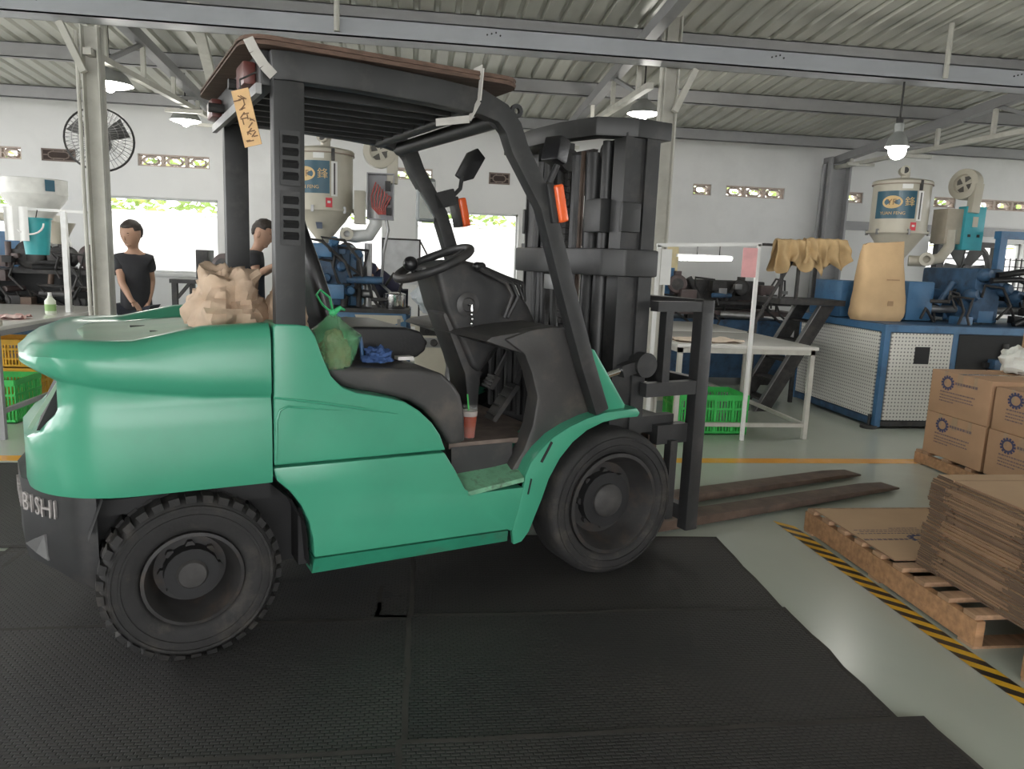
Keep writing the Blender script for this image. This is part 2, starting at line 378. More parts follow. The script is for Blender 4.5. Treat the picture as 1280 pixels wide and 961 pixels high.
mb = MB().box((cx-.0,WY-.24,0),(cx+.03,WY,3.2)).box((cx+.3,WY-.24,0),(cx+.33,WY,3.2)).box((cx,WY-.14,0),(cx+.33,WY-.12,3.2))
r = thing('wall_column', 'grey steel column against the far wall with a drain pipe', 'column', (cx+.16,WY-.12,0))
part('column_profile', mb, GREYST, r, smooth=False)
part('drain_pipe', MB().cyl((cx-.06,WY-.08,.3),(cx-.02,WY-.08,3.1),.03,n=10), GREYST, r)
# trusses towards the far wall
def truss(X, zp, zw, label):
    r = thing('roof_truss', label, 'truss', (X,8.7,zw))
    part('top_chord', MB().bar((X,YB,rz(YB)-.2),(X,WY,rz(WY)-.2),.1,.1), GREYST, r, smooth=False)
    A = Vector((X,BY+.15,zp)); B = Vector((X,WY,zw))
    part('bottom_chord', MB().bar(A,B,.06,.05), PALEST, r, smooth=False)
    n = 4; prev = None
    for k in range(n+1):
        p = A.lerp(B, (k+.4)/(n+1)); q = Vector((X,p.y,rz(p.y)-.22))
        part('web_bar', MB().bar(p,q,.04,.04), PALEST, r, smooth=False)
        if prev is not None and k % 2 == 1: part('web_bar', MB().bar(prev,q,.035,.035), GREYST, r, smooth=False)
        prev = p
    for s in (-1,1): part('purlin_cleat', MB().box((X-.2,9.6+s*.6,2.99+.02*s),(X+.2,9.64+s*.6,3.03+.02*s)), PALEST, r, smooth=False)
    return r
truss(-2.52, 2.98, 3.14, 'steel truss running from the left post to the far wall')
truss(1.96, 3.02, 3.14, 'steel truss running from the cream post to the far wall')
truss(6.2, 3.02, 3.06, 'steel truss landing on the grey wall column')
# a leaning brace near the left truss, hanging conduits
solo('roof_brace', MB().bar((-1.78,6.7,3.42),(-2.2,9.3,2.98),.09,.07), PALEST, 'slanting steel brace between the beam and the left truss', 'brace', smooth=False)
def conduit(x, y, z0, z1, label): solo('hanging_conduit', MB().cyl((x,y,z0),(x,y,z1),.022,n=8), PALEST, label, 'conduit')
conduit(-.62, BY-.04, zb+.02, rz(BY)-.02, 'thin pale conduit dropping onto the beam above the forklift roof')
conduit(4.52, BY-.04, zb+.02, rz(BY)-.02, 'pale conduit dropping onto the beam above the round bright lamp')
# outside: boundary wall, planting and ground seen through the windows
tag(part('ground_outside', MB().box((-30,WY+.2,-.15),(35,30,-.02)).box((-30,-25,-.15),(35,YB,-.02)).box((-30,YB,-.15),(XL-.2,WY+.2,-.02)).box((XR+.2,YB,-.15),(35,WY+.2,-.02)), mat('concrete_yard',(.5,.49,.46),.9), smooth=False), 'concrete yard outside', kind='structure')
tag(part('wall_outside', MB().box((-14,13.6,-.1),(20,13.75,2.06)).box((-14,13.56,2.06),(20,13.8,2.1)), WHITEPL, smooth=False), 'white boundary wall outside the windows', kind='structure')
LEAF = mat('leaves', (.20,.30,.06), .6, var=.5, scale=1.5, stain=(.42,.22,.08), stain_amt=.6, stain_scale=2)
hb = MB(); rnd = random.Random(3)
for k in range(15000):
    x = rnd.uniform(-12,14); y = rnd.uniform(14.1,15.6); z = rnd.uniform(.6,3.6+.5*math.sin(x*1.3))
    a,b_,c_ = rnd.uniform(0,6.3),rnd.uniform(-1,1),rnd.uniform(.06,.15)
    u = Vector((math.cos(a),math.sin(a)*.6,b_*.6))*c_; v = Vector((-math.sin(a)*.4,.3,.9))*c_*.6; c = Vector((x,y,z))
    hb.add([c-u,c+v*.6,c+u,c-v*.6],[(0,1,2,3)])
tag(part('hedge', hb, LEAF, smooth=False), 'leafy green hedge behind the boundary wall', 'hedge', kind='stuff')

# ------------------------------------------------------------------ pendant lamps
def pendant(x, y, z, label, top, pw=60, r=.17, tilt=0, hot=True, group='pendant factory lamps'):
    t = thing('pendant_lamp', label, 'lamp', (x,y,z), 0, group)
    part('lamp_shade', MB().lathe([(r,0),(r*.97,.012),(r*.72,.085),(r*.38,.13),(.04,.15),(.04,.20),(0,.20)],(x,y,z),n=28), mat('lamp_shade_grey',(.30,.31,.30),.4,.3), t)
    part('lamp_reflector', MB().lathe([(r*.96,.004),(r*.7,.075),(r*.36,.118),(.0,.125)],(x,y,z),n=28), mat('lamp_inner',(.9,.9,.88),.4), t)
    part('bulb', MB().ball((x,y,z-.01),.05,sc=(1,1,1.1)), LAMPW, t)
    part('lamp_lens', MB().lathe([(r*.93,.006),(r*.8,-.012),(r*.45,-.026),(0,-.032)],(x,y,z),n=28), LAMPW, t)
    part('lamp_socket', MB().cyl((x,y,z+.19),(x,y,z+.25),.03,n=12), IRON, t)
    part('lamp_rod', MB().cyl((x,y,z+.24),(x,y,top),.009,n=8), IRON, t)
    ld = bpy.data.lights.new('lamp_light','POINT'); ld.energy = pw; ld.shadow_soft_size = .12; ld.color = (1,.97,.90)
    lo = bpy.data.objects.new('lamp_light', ld); COL.objects.link(lo); lo.parent = t; lo.location = (0,0,-.14)
    return t
p = atY(137,103,7.2); pendant(p.x,p.y,p.z-.02,'grey cone lamp glowing beside the pale post above the fan',rz(7.2), 16, .19)
p = atY(232,149,9.4); pendant(p.x,p.y,p.z-.02,'small glowing pendant lamp hung from the left truss over the wall vents',rz(9.4), 16, .17)
p = atY(804,140,8.0); pendant(p.x,p.y,p.z-.02,'glowing pendant lamp hung beside the cream post above the mast',rz(8), 16, .17)
p = atY(1121,184,6.45); pl_ = pendant(p.x,p.y,p.z+.0,'round bright lamp on a rod under the beam above the machine hopper',zb, 18, .10); part('lamp_globe', MB().ball((p.x-.005,p.y-.02,p.z-.035),.075), LAMPW, pl_)
LBL = ['added unseen pendant lamp near the open end by the left windows','added unseen pendant lamp near the open end over the bare aisle','added unseen pendant lamp near the open end by the right wall']
for k,(x,y) in enumerate(((-5,-2),(0,-2.5),(5,-2.2))):  # lamps behind the camera, unseen, added as extra light
    pendant(x,y,3.3,LBL[k],rz(y), 20, .18, group='added unseen lamps over the near aisle')
# ------------------------------------------------------------------ forklift (own frame: x forward, y to its left, ground at 0)
HD = math.radians(21.5)
fex = Vector((math.cos(HD),math.sin(HD),0)); fey = Vector((-math.sin(HD),math.cos(HD),0))
_fc = g(768,718); _rw = g(245,822)
FO = _fc + fey*.60; FO = FO + fex*((_rw-FO).dot(fex))
def S(px, py, off=-.6):
    """pixel seen on the truck's lengthwise upright plane y=off -> (x,z)"""
    d = ray(px,py); t = (FO+fey*off-CAM).dot(fey)/d.dot(fey); v = CAM+d*t-FO; return (v.dot(fex), v.z)
def Sl(pts, off=-.6): return [S(x,y,off) for x,y in pts]
def FL(p): return FO + fex*p[0] + fey*p[1] + Vector((0,0,p[2]))
fk = thing('forklift', 'large mint green forklift truck with black overhead guard, mast and forks', 'forklift', (FO.x,FO.y,.012), HD)
def fp(name, mb, mt, parent=fk, **k): return part(name, mb, mt, parent, local=True, **k)
def mir(pts): return [(x,-y,z) for x,y,z in pts]
def lerp(a,b,t): return a+(b-a)*t

# plan path of the tail, from the near seam round the back to the far seam
def plan(hw, rear, r, x1, n=10):
    P = [(x1,-hw,0,-1.,0.), (lerp(x1,rear+r,.5),-hw,0,-1.,0.)]
    for k in range(n+1):
        a = PI/2*k/n; P.append((rear+r-r*math.sin(a), -hw+r-r*math.cos(a), a/(PI/2), -math.cos(a), -math.sin(a)))
    return P   # x,y,blend(0 side..1 rear), ny, nx
def tail():
    hw, x1 = .60, .285
    base = plan(hw, -.518, .35, x1, 12)
    base = base + [(-.538,0,1,0,-1)]
    full = base + [(x,-y,b,-ny,nx) for x,y,b,ny,nx in base[-2::-1]]
    def prof(x, b):
        e = max(0,min(1,(x+.10)/.22)); e = e*e*(3-2*e)         # the shoulder rises towards the cab
        zt = lerp(1.185,1.245,e); lb = .985+.095*max(0,min(1,(.285-x)/.8))**1.6
        side = [(.05,.64),(.005,.645),(0,.67),(0,.80),(.002,.875),(.006,.93),(.012,.955),(.014,.965),(.016,lb-.018),(.012,lb-.006),(0,lb+.006),(0,lb+.07),(.004,zt-.055),(.02,zt-.02),(.045,zt-.003),(.075,zt),(.11,zt-.01),(.14,lerp(1.165,1.19,e)),(.19,lerp(1.165,1.19,e))]
        rear = [(.05,.64),(.005,.645),(0,.67),(0,.78),(.0,.83),(.03,.845),(.10,.86),(.125,.88),(.125,lb-.025),(.02,lb),(0,lb+.015),(0,lb+.04),(.01,1.125),(.035,1.155),(.07,1.168),(.10,1.17),(.13,1.168),(.16,1.165),(.2,1.165)]
        t = max(0,(b-.42)/.4); t = min(1,t); t = t*t*(3-2*t)
        return [(lerp(p[0],q[0],t),lerp(p[1],q[1],t)) for p,q in zip(side,rear)]
    rows = []
    for x,y,b,ny,nx in full:
        rows.append([(x-nx*d, y-ny*d, z) for d,z in prof(x,b)])
    mb = MB(); 
    k = len(rows); m_ = len(rows[0])
    mb.grid(rows)
    deck = MB(); half = k//2
    deck_rows = []
    for i in range(half+1):
        a = Vector(rows[i][-1]); c = Vector(rows[k-1-i][-1]); deck_rows.append([a.lerp(c,t/6)+Vector((0,0,.012*math.sin(PI*t/6)-.001)) for t in range(7)])
    deck.grid(deck_rows)
    und = MB().grid([[Vector(rows[i][0]).lerp(Vector(rows[k-1-i][0]),t/3) for t in range(4)] for i in range(half+1)])
    return mb, deck, und
tb, dk, ud = tail()
cw = fp('counterweight', tb, GREEN, smooth=60)
fp('rear_deck', dk, GREENDUSTLIT, cw, label='dusty pale green top of the counterweight')
fp('counterweight_underside', ud, BLACKD, cw)
fp('deck_slot', MB().box((-.09,-.20,1.166),(.0,-.17,1.182)), BLACKD, cw, smooth=False)
fp('deck_slot', MB().box((-.15,.02,1.166),(-.05,.05,1.182)), BLACKD, cw, smooth=False)
fp('deck_trim', MB().box((.165,-.38,1.19),(.20,.38,1.203)), STEEL, cw, smooth=False)
# radiator recess in the tail
for sg in (1,): fp('rear_grille', MB().xz([(-.47,.86),(-.40,.86),(-.365,1.03),(-.39,1.03)], -.40, .40), BLACKD, smooth=False)
fp('grille_rim', MB().bar((-.49,-.38,.865),(-.385,-.38,1.04),.014,.014), GREENDUSTLIT, smooth=False)  # paler green puts the light caught by the rim into its colour
# black chassis tail with raised letters
def ctail():
    P = [(-.30,-.50),(-.345,-.495),(-.385,-.475),(-.455,-.40),(-.535,-.26),(-.565,0)]
    P = P + [(x,-y) for x,y in P[-2::-1]]
    rows = []
    for z,ins,lift in ((.66,0,0),(.40,0,0),(.30,.01,.05),(.25,.05,.10)):
        rows.append([(x+ins, y*(1-ins), z+(lift if x < -.42 else lift*.35 if x < -.38 else 0)) for x,y in P])
    mb = MB().grid(rows); n = len(P)
    mb.add(rows[-1], [tuple(range(n))])
    mb.add(rows[0], [tuple(range(n))])
    return mb, P
ct, CP = ctail(); ch = fp('chassis_tail', ct, BLACKP, smooth=30)
LET = mat('raised_letters', (.30,.28,.27), .6, var=.2)
def along(P, s):
    for i in range(len(P)-1):
        a,b = Vector((*P[i],0)),Vector((*P[i+1],0)); l = (b-a).length
        if s <= l: d = (b-a)/l; return a+d*s, d
        s -= l
    return a, d
s = .135
for chx in 'IHSIBUSTIM':
    s += .013 if chx == 'I' else .027
    p_, d_ = along(CP, s); nrm = Vector((-d_.y, d_.x, 0)); nrm = nrm if nrm.x < 0 else -nrm
    text_part('letter', chx, .095, facing((p_.x+nrm.x*.004, p_.y+nrm.y*.004, .575), nrm), LET, ch, depth=.004, squash=.8)
    s += .013 if chx == 'I' else .027
fp('tow_bracket', MB().hexa([(-.50,-.345,.40),(-.462,-.395,.38),(-.40,-.36,.38),(-.45,-.30,.40),(-.53,-.345,.44),(-.468,-.395,.48),(-.40,-.36,.48),(-.45,-.30,.46)]), mat('bracket_grey',(.13,.13,.13),.6), smooth=False)
# chassis box, axles
fp('chassis', MB().box((-.31,-.38,.24),(1.72,.38,.64)).box((-.33,-.48,.55),(.30,.48,.68)).box((.40,-.50,.26),(1.30,.50,.50)), BLACKD, smooth=False)
fp('wheel_arch_liner', MB().grid([[(x,y,z) for y in (-.59,-.3)] for x,z in ((-.33,.5),(-.28,.64),(.27,.645),(.36,.56),(.41,.45),(.425,.28))]), BLACKD)
fp('axle', MB().cyl((0,-.5,.31),(0,.5,.31),.06), BLACKD)
fp('axle', MB().cyl((1.90,-.45,.37),(1.90,.45,.37),.09), BLACKD)

# wheels
def wheel(x, yo, R, wd, sgn, lugs, rimr, name, label):
    """yo = outer face, sgn -1 for the near side"""
    ax = (0,sgn,0); w_ = fp('wheel_mount', MB().cyl((x,yo-sgn*wd*.9,R),(x,yo-sgn*wd*.3,R),rimr*.55), BLACKD)
    w_.name = name
    if label: w_['label'] = label
    base = (x,yo-sgn*wd,R)
    prof = [(rimr,.01),(R*.86,0),(R*.97,.02),(R,.05),(R,wd-.05),(R*.975,wd-.022),(R*.93,wd-.006),(R*.86,wd),(rimr*1.12,wd-.004),(rimr*1.04,wd-.012),(rimr,wd-.03)]
    fp('tyre', MB().lathe(prof, base, ax, n=64), RUBBER, w_)
    if lugs:
        mb = MB()
        for k in range(lugs):
            a = 2*PI*k/lugs
            for (h0,h1,off) in ((.0,wd*.46,0),(wd*.54,wd,.5)):
                aa = a+off*2*PI/lugs; da = PI/lugs*.62; pts = []
                for r_ in (R*.955,R+.009):
                    for (da_,h) in ((-da,h0+(.012 if r_>R else 0)),(da,h0+(.012 if r_>R else 0)),(da,h1-(.012 if r_>R else 0)),(-da,h1-(.012 if r_>R else 0))):
                        pts.append((x+r_*math.cos(aa+da_), base[1]+sgn*h, R+r_*math.sin(aa+da_)))
                mb.hexa(pts)
        fp('tyre_lugs', mb, RUBBER, w_, smooth=False)
    for rr in (R*.90,R*.80): fp('tyre_ring', MB().lathe([(rr-.008,wd-.012),(rr-.004,wd+.004),(rr+.004,wd+.004),(rr+.008,wd-.012)], base, ax, n=48), RUBBER, w_)
    fp('rim', MB().lathe([(rimr*1.0,wd-.035),(rimr*1.0,wd-.008),(rimr*.93,wd-.006),(rimr*.90,wd-.02),(rimr*.84,wd-.06),(rimr*.78,wd-.10),(rimr*.72,wd-.125),(rimr*.40,wd-.125),(rimr*.38,wd-.11),(0.,wd-.11)], base, ax, n=40), RIM, w_)
    hub = fp('hub', MB().lathe([(rimr*.34,wd-.12),(rimr*.33,wd-.06),(rimr*.27,wd-.045),(rimr*.12,wd-.04),(0,wd-.04)], base, ax, n=24), HUBM, w_)
    for k in range(8):
        a = 2*PI*k/8; c = Vector((x+rimr*.55*math.cos(a), base[1]+sgn*(wd-.125), R+rimr*.55*math.sin(a)))
        fp('wheel_nut', MB().cyl(c, c+Vector((0,sgn*.025,0)), .017, n=6), RIM, w_)
    return w_
wheel(.0,-.60,.307,.19,-1,34,.178,'rear_wheel','worn rear tyre with chunky lugs')
wheel(.0,.60,.307,.19,1,30,.175,'rear_wheel',None)
wheel(1.89,-.62,.362,.25,-1,0,.25,'front_wheel','wide worn front tyre with deep rim')
wheel(1.89,.62,.362,.25,1,0,.25,'front_wheel',None)

# side panels (near and mirrored far)
up = Sl([(342,413),(345,409),(372,410),(386,412),(394,424),(404,452),(414,474),(428,488),(446,495),(480,500),(506,506),(524,517),(540,532),(550,547),(557,566)]) + Sl([(343,586)])
lo = Sl([(342,589),(556,569),(570,592),(582,615),(592,620),(655,612),(650,640),(640,668)]) + [(1.31,.31),(.44,.32),(.435,.40),(.42,.47),(.39,.54),(.35,.60),(.30,.65)]
for sg in (-1,1):
    pn = fp('side_panel', MB().xz(up, sg*.60, sg*.40), GREEN, bevel=.014, seg=3)
    ln = fp('sill_panel', MB().xz(lo, sg*.60, sg*.42), GREEN, bevel=.010, seg=2)
    mb = MB().hexa([(.44,sg*.56,.24),(1.33,sg*.56,.24),(1.33,sg*.42,.24),(.44,sg*.42,.24),(.44,sg*.60,.315),(1.31,sg*.60,.305),(1.31,sg*.42,.305),(.44,sg*.42,.315)])
    fp('sill_edge', mb, mat('green_paint_scuffed',(.03,.25,.15),.5,var=.1,stain=(.10,.085,.06),stain_amt=.7,stain_scale=5), ln, smooth=False)
    if sg < 0:
        # raised rib and pressed rectangle of the side panel
        rl = Sl([(342,501),(400,507),(450,514),(497,521)]); fp('panel_rib', MB().tube([(x,-.602,z) for x,z in rl], [.004,.006,.006,.002], 8), GREEN, pn)
        rl = Sl([(346,580),(346,530),(350,517),(360,512),(430,517)]); fp('panel_rib', MB().tube([(x,-.601,z) for x,z in rl], [.002,.005,.005,.005,.001], 8), GREEN, pn)
# hood between the sides
fp('hood_rear', MB().box((.295,-.42,.9),(.50,.42,1.20)), BLACKP, bevel=.02)
# step, floor, riser
fp('step', MB().add([*[(x,-.60,z) for x,z in Sl([(585,618),(655,600)])], (1.42,-.36,.60),(1.10,-.36,.58), *[(x,-.60,z-.02) for x,z in Sl([(585,618),(655,600)])], (1.42,-.36,.57),(1.10,-.36,.55)], [(0,1,2,3),(4,5,6,7),(0,1,5,4),(1,2,6,5),(2,3,7,6),(3,0,4,7)]), GREENSTEP, smooth=False, label='worn dirty green step')
fp('floor_plate', MB().box((1.08,-.44,.665),(1.62,.45,.69)), mat('dirty_floor_plate',(.13,.10,.085),.8,var=.35,scale=10,stain=(.26,.19,.14),stain_amt=.6,stain_scale=8), smooth=False)
fp('step_riser', MB().hexa([(1.09,-.46,.52),(1.40,-.46,.53),(1.40,-.30,.53),(1.09,-.30,.52),(1.09,-.445,.672),(1.40,-.445,.672),(1.40,-.3,.672),(1.09,-.3,.672)]), DASHP, smooth=False)
# grey plinth under the seat
pl = Sl([(404,455),(412,473),(426,486),(446,492),(485,498),(512,505),(530,516),(545,532),(556,550),(562,560),(582,556),(581,520),(577,498),(568,484),(553,470),(520,464),(430,463)], -.5)
fp('engine_cover', MB().xz(pl, -.50, .50), PLASTIC, bevel=.022, seg=3, label='dark grey engine cover under the seat')
# seat
fp('seat_cushion', MB().xz(Sl([(432,418),(440,411),(505,412),(524,417),(532,430),(530,441),(520,449),(500,455),(436,461)], -.25), -.27, .27), VINYL, bevel=.03, seg=4)
rows = []
for (px,py),hw,th in (((437,452),.26,.07),((434,430),.26,.09),((426,398),.255,.09),((416,365),.245,.085),((404,330),.22,.08),((393,302),.18,.07),((386,285),.13,.05),((383,279),.08,.025)):
    x,z = S(px,py,-hw); ring_ = []
    for k in range(16):
        a = 2*PI*k/16; ca,sa = math.cos(a),math.sin(a); ring_.append((x-th/2+th/2*math.copysign(abs(ca)**.6,ca), hw*math.copysign(abs(sa)**.45,sa), z))
    rows.append(ring_+[ring_[0]])
sbk = MB().grid(rows); sbk.add(rows[0][:-1],[tuple(range(16))]); sbk.add(rows[-1][:-1],[tuple(range(16))])
fp('seat_back', sbk, VINYL, smooth=60)

# fender
outer = [(655,612),(657,598),(664,582),(676,566),(692,550),(712,537),(735,526),(757,519),(778,516),(796,513),(800,519)]
inner = [(797,524),(776,526),(754,531),(734,541),(716,556),(700,576),(686,602),(677,628),(668,650),(661,668),(652,680),(642,684),(640,668)]
fo = Sl(outer); fi = Sl(inner)
for sg in (-1,1):
    fd = fp('front_fender', MB().xz(fo+fi, sg*.60, sg*.575), GREEN, bevel=.006)
    fp('fender_top', MB().grid([[(x,sg*.58,z),(x-.005,sg*.34,z+.004)] for x,z in fo[1:]]+[[(x,sg*.58,z-.012),(x,sg*.34,z-.012)] for x,z in fo[:0:-1]]), GREEN, fd)
    fp('fender_lining', MB().grid([[(x,sg*.575,z),(x,sg*.34,z)] for x,z in fi]), BLACKD, fd)
for a,b in (((690,546),(672,572)),((664,592),(655,612))):
    p,q = S(*a),S(*b); fp('fender_slot', MB().bar((p[0]-.0,-.602,p[1]-.035),(q[0]+.02,-.602,q[1]-.035),.004,.012), BLACKD)
# cowl: sweeping dark plastic sides between step and front post
cwl = Sl([(632,428),(656,446),(665,470),(672,500),(666,535),(655,565),(640,590),(628,601),(650,598),(668,572),(690,550),(715,535),(735,525),(748,512),(722,415),(690,412),(664,416)], -.52)
fp('cowl', MB().xz(cwl, -.52, -.42), PLASTIC, bevel=.012, label='dusty dark cowl beside the footwell')
fp('cowl', MB().xz(cwl, .42, .52), PLASTIC, bevel=.012)
ds = Sl([(606,430),(616,424),(664,416),(705,412),(712,440),(660,446),(648,444)], -.5)
fp('dash_shelf', MB().xz(ds, -.50, .50), PLASTIC, bevel=.012)
fp('front_panel', MB().box((1.66,-.44,.66),(1.72,.44,1.15)), BLACKD, smooth=False)
for k in range(6): fp('cable', MB().tube([(1.60+.005*k,-.30+.1*k,1.12),(1.63,-.28+.1*k,.95),(1.62,-.3+.1*k,.72)], .02, 8), BLACKD)
# steering column and instrument pod
pod = Sl([(543,340),(556,332),(580,328),(596,332),(640,358),(660,385),(672,412),(664,424),(640,430),(616,440),(600,470),(588,462),(575,430),(556,390)], -.12)
fp('steering_pod', MB().xz(pod, -.13, .16), DASHP, bevel=.03, seg=3)
col = Sl([(552,395),(566,390),(600,470),(596,520),(585,522),(580,470)], -.1); fp('column_shroud', MB().xz(col, -.11, .1), DASHP, bevel=.015)
kx,kz = S(585,384,-.14)
ks = fp('ignition_ring', MB().lathe([(.0,0),(.055,0),(.06,.012),(.035,.02),(.03,.012),(0,.012)],(kx,-.128,kz),(0,-1,0)), PLASTIC)
fp('key', MB().tube([(kx,-.145,kz),(kx+.01,-.158,kz+.0),(kx+.012,-.158,kz-.03)],.006,8), CHROME, ks)
for k in range(5): fp('key_chain', MB().ball((kx+.012+.004*(k%2),-.158,kz-.045-.022*k),.009,8,6), CHROME, ks)
# steering wheel
c0x,c0z = S(542,332,0); cen = Vector((c0x,0,c0z)); ns = Vector((-.42,0,.91)).normalized(); ax_ = Vector((0,1,0)); bx_ = ns.cross(ax_)
R_ = .19
sw = fp('steering_wheel', MB().tube([cen+ax_*(R_*math.cos(2*PI*k/36))+bx_*(R_*math.sin(2*PI*k/36)) for k in range(36)], .021, 10, closed=True), DASHP)
for k in range(3):
    a = 2*PI*k/3+.5; fp('wheel_spoke', MB().bar(cen-ns*.03, cen+ax_*(R_*math.cos(a))+bx_*(R_*math.sin(a)), .03,.012), DASHP, sw)
fp('wheel_hub', MB().cyl(cen-ns*.05,cen-ns*.005,.045), DASHP, sw)
kb = Vector((S(513,333,-.05)[0],-.05,S(513,333,-.05)[1])); fp('spinner_knob', MB().ball(kb,.036).cyl(kb-ns*.05,kb,.012), VINYL, sw)
fp('column_tube', MB().cyl(cen-ns*.03, (1.42,0,1.25), .035), DASHP)
# control levers
for k in range(4):
    p0 = S(602+9*k,340-2*k,-.2+.05*k); p1 = S(628+7*k,357,-.2+.05*k); p2 = S(640+7*k-6*(k==3),372+2*k,-.2+.05*k); p3 = S(630+4*k,400,-.2+.05*k); yy = -.2+.05*k
    lv = fp('control_lever', MB().tube([(S(598+2*k,338,yy)[0],yy,S(598+2*k,338,yy)[1]),(S(620+4*k,350,yy)[0],yy,S(620+4*k,350,yy)[1]),(p1[0]+.02,yy,p1[1]),(p2[0],yy,p2[1]),(p3[0],yy,p3[1])], .012, 8), DASHP)
    fp('lever_knob', MB().ball((S(596+2*k,336,yy)[0],yy,S(596+2*k,336,yy)[1]),.021), VINYL, lv)
# pedals
def pedal(pts, y, label=None):
    p = Sl(pts, y); q = [(x+.012,z-.012) for x,z in p]
    mb = MB(); 
    mb.hexa([(p[0][0],y-.045,p[0][1]),(p[1][0],y-.045,p[1][1]),(p[1][0],y+.045,p[1][1]),(p[0][0],y+.045,p[0][1]),(q[0][0]+.01,y-.045,q[0][1]),(q[1][0]+.01,y-.045,q[1][1]),(q[1][0]+.01,y+.045,q[1][1]),(q[0][0]+.01,y+.045,q[0][1])])
    o = fp('pedal', mb, DASHP, smooth=False); fp('pedal_arm', MB().bar((p[1][0]+.02,y,p[1][1]),(1.62,y,p[1][1]+.12),.02,.02), DASHP, o)
    for k in range(4):
        t = (k+.5)/4; a = (lerp(p[0][0],p[1][0],t),lerp(p[0][1],p[1][1],t)); fp('pedal_ridge', MB().bar((a[0]-.004,y-.04,a[1]+.004),(a[0]-.004,y+.04,a[1]+.004),.008,.006), PLASTIC, o)
pedal([(586,478),(594,464)], .15); pedal([(607,486),(616,471)], .02); pedal([(610,526),(640,482)], -.18)

# overhead guard
GP = BLACKP
for sg in (-1,1):
    lg = fp('rear_pillar', MB().box((.305,sg*.592,1.215),(.415,sg*.53,2.10)), GP, bevel=.008)
    if sg < 0:
        for z0 in (1.93,1.72):
            pr_ = fp('louvre_frame', MB().box((.325,-.602,z0-.19),(.395,-.60,z0)), GP, lg, smooth=False)
            for k in range(4): fp('louvre', MB().hexa([(.333,-.605,z0-.045-.042*k),(.387,-.605,z0-.045-.042*k),(.387,-.600,z0-.045-.042*k),(.333,-.6,z0-.045-.042*k),(.333,-.618,z0-.03-.042*k),(.387,-.618,z0-.03-.042*k),(.387,-.6,z0-.016-.042*k),(.333,-.6,z0-.016-.042*k)]), BLACKD, lg, smooth=False)
    top = [(.30,2.16),(.36,2.165),(.6,2.165),(.9,2.155),(1.12,2.14),(1.22,2.105),(1.275,2.05),(1.31,1.97)]
    fpts = top + Sl([(682,260),(712,380),(732,455),(750,515)], -.56)
    W2, Hh = [], []
    rows = []
    P = [Vector((x,0,z)) for x,z in fpts]
    for i,p in enumerate(P):
        d = (P[min(i+1,len(P)-1)]-P[max(i-1,0)]).normalized(); nrm = Vector((d.z,0,-d.x))
        h = .055 if i < 5 else .047 if i < 8 else .042
        c = p + nrm*0
        y0,y1 = sg*.60, sg*.53
        rows.append([c-nrm*h*.6+Vector((0,y0,0)), c+nrm*h*1.2+Vector((0,y0,0)), c+nrm*h*1.2+Vector((0,y1,0)), c-nrm*h*.6+Vector((0,y1,0)), c-nrm*h*.6+Vector((0,y0,0))])
    mb = MB().grid(rows); mb.add(rows[0][:4],[(0,1,2,3)]); mb.add(rows[-1][:4],[(3,2,1,0)])
    rail = fp('guard_rail', mb, GP, bevel=.008, label='black guard side rail curving down to the front post' if sg < 0 else None)
    e = S(664,126,-.56); fp('lifting_eye', MB().lathe([(.012,-.008),(.028,-.008),(.028,.008),(.012,.008),(.012,-.008)],(1.29,sg*.565,2.115),(0,1,0),n=16), GP, rail)
fp('guard_cross_bar', MB().box((.27,-.55,2.08),(.33,.55,2.20)), GP, bevel=.01)
fp('guard_cross_bar', MB().cyl((1.20,-.56,2.07),(1.20,.56,2.07),.035), GP)
fp('guard_cross_bar', MB().cyl((1.08,-.56,2.09),(1.08,.56,2.09),.025), GP)
for k in range(7):
    y = -.42+.14*k; fp('guard_slat', MB().box((.33,y-.012,2.085),(1.10,y+.012,2.135)), GP, smooth=False)
# rear lamps on the guard
for sg in (-1,1):
    rl = fp('rear_lamp', MB().box((.225,sg*.48,2.09),(.27,sg*.33,2.17)), mat('dark_red_lens',(.12,.035,.03),.35), bevel=.01)
    fp('lamp_bolt', MB().cyl((.205,sg*.28,2.12),(.27,sg*.28,2.12),.02,n=8), IRON, rl)
fp('lamp_bracket', MB().box((.255,-.55,2.05),(.275,.55,2.085)), STEEL, smooth=False)

# lamps and mirrors at the front posts
def lens(px, py, off, w_, h_, tilt, name='indicator_lamp'):
    x,z = S(px,py,off); M0 = MB().box((x-.03,off-.04,z-h_/2),(x+.005,off+.035,z+h_/2),(0,tilt,0)); o = fp(name, M0, BLACKP, bevel=.008)
    fp('orange_lens', MB().box((x+.0,off-.055,z-h_/2+.005),(x+.045,off+.03,z+h_/2-.005),(0,tilt,0)), ORANGE, o, bevel=.012, seg=3)
lens(689,258,-.58,.05,.17,-.24); lens(572,268,.58,.05,.17,-.24)
def workl(px, py, off, tilt):
    x,z = S(px,py,off); o = fp('work_lamp', MB().box((x-.045,off-.05,z-.055),(x+.025,off+.05,z+.055),(0,tilt,.3)), VINYL, bevel=.012)
    fp('lamp_arm', MB().cyl((x,off,z-.06),(x-.03,off*.98,z-.14),.015), GP, o)
workl(697,192,-.50,.25)
x,z = S(588,210,.55); hm = fp('hexagonal_mirror', MB().xz([(x-.09,z-.06),(x-.02,z+.07),(x+.04,z+.10),(x+.09,z+.05),(x+.02,z-.07),(x-.04,z-.09)], .54,.57), VINYL, bevel=.006)
fp('mirror_arm', MB().tube([(x-.05,.55,z-.06),(x-.06,.55,z-.13),(x-.12,.55,z-.19)],.012), GP, hm)
fp('mirror_bracket', MB().box((x-.22,.53,z-.24),(x-.09,.58,z-.15),(0,-.3,0)), GP, hm, bevel=.006)
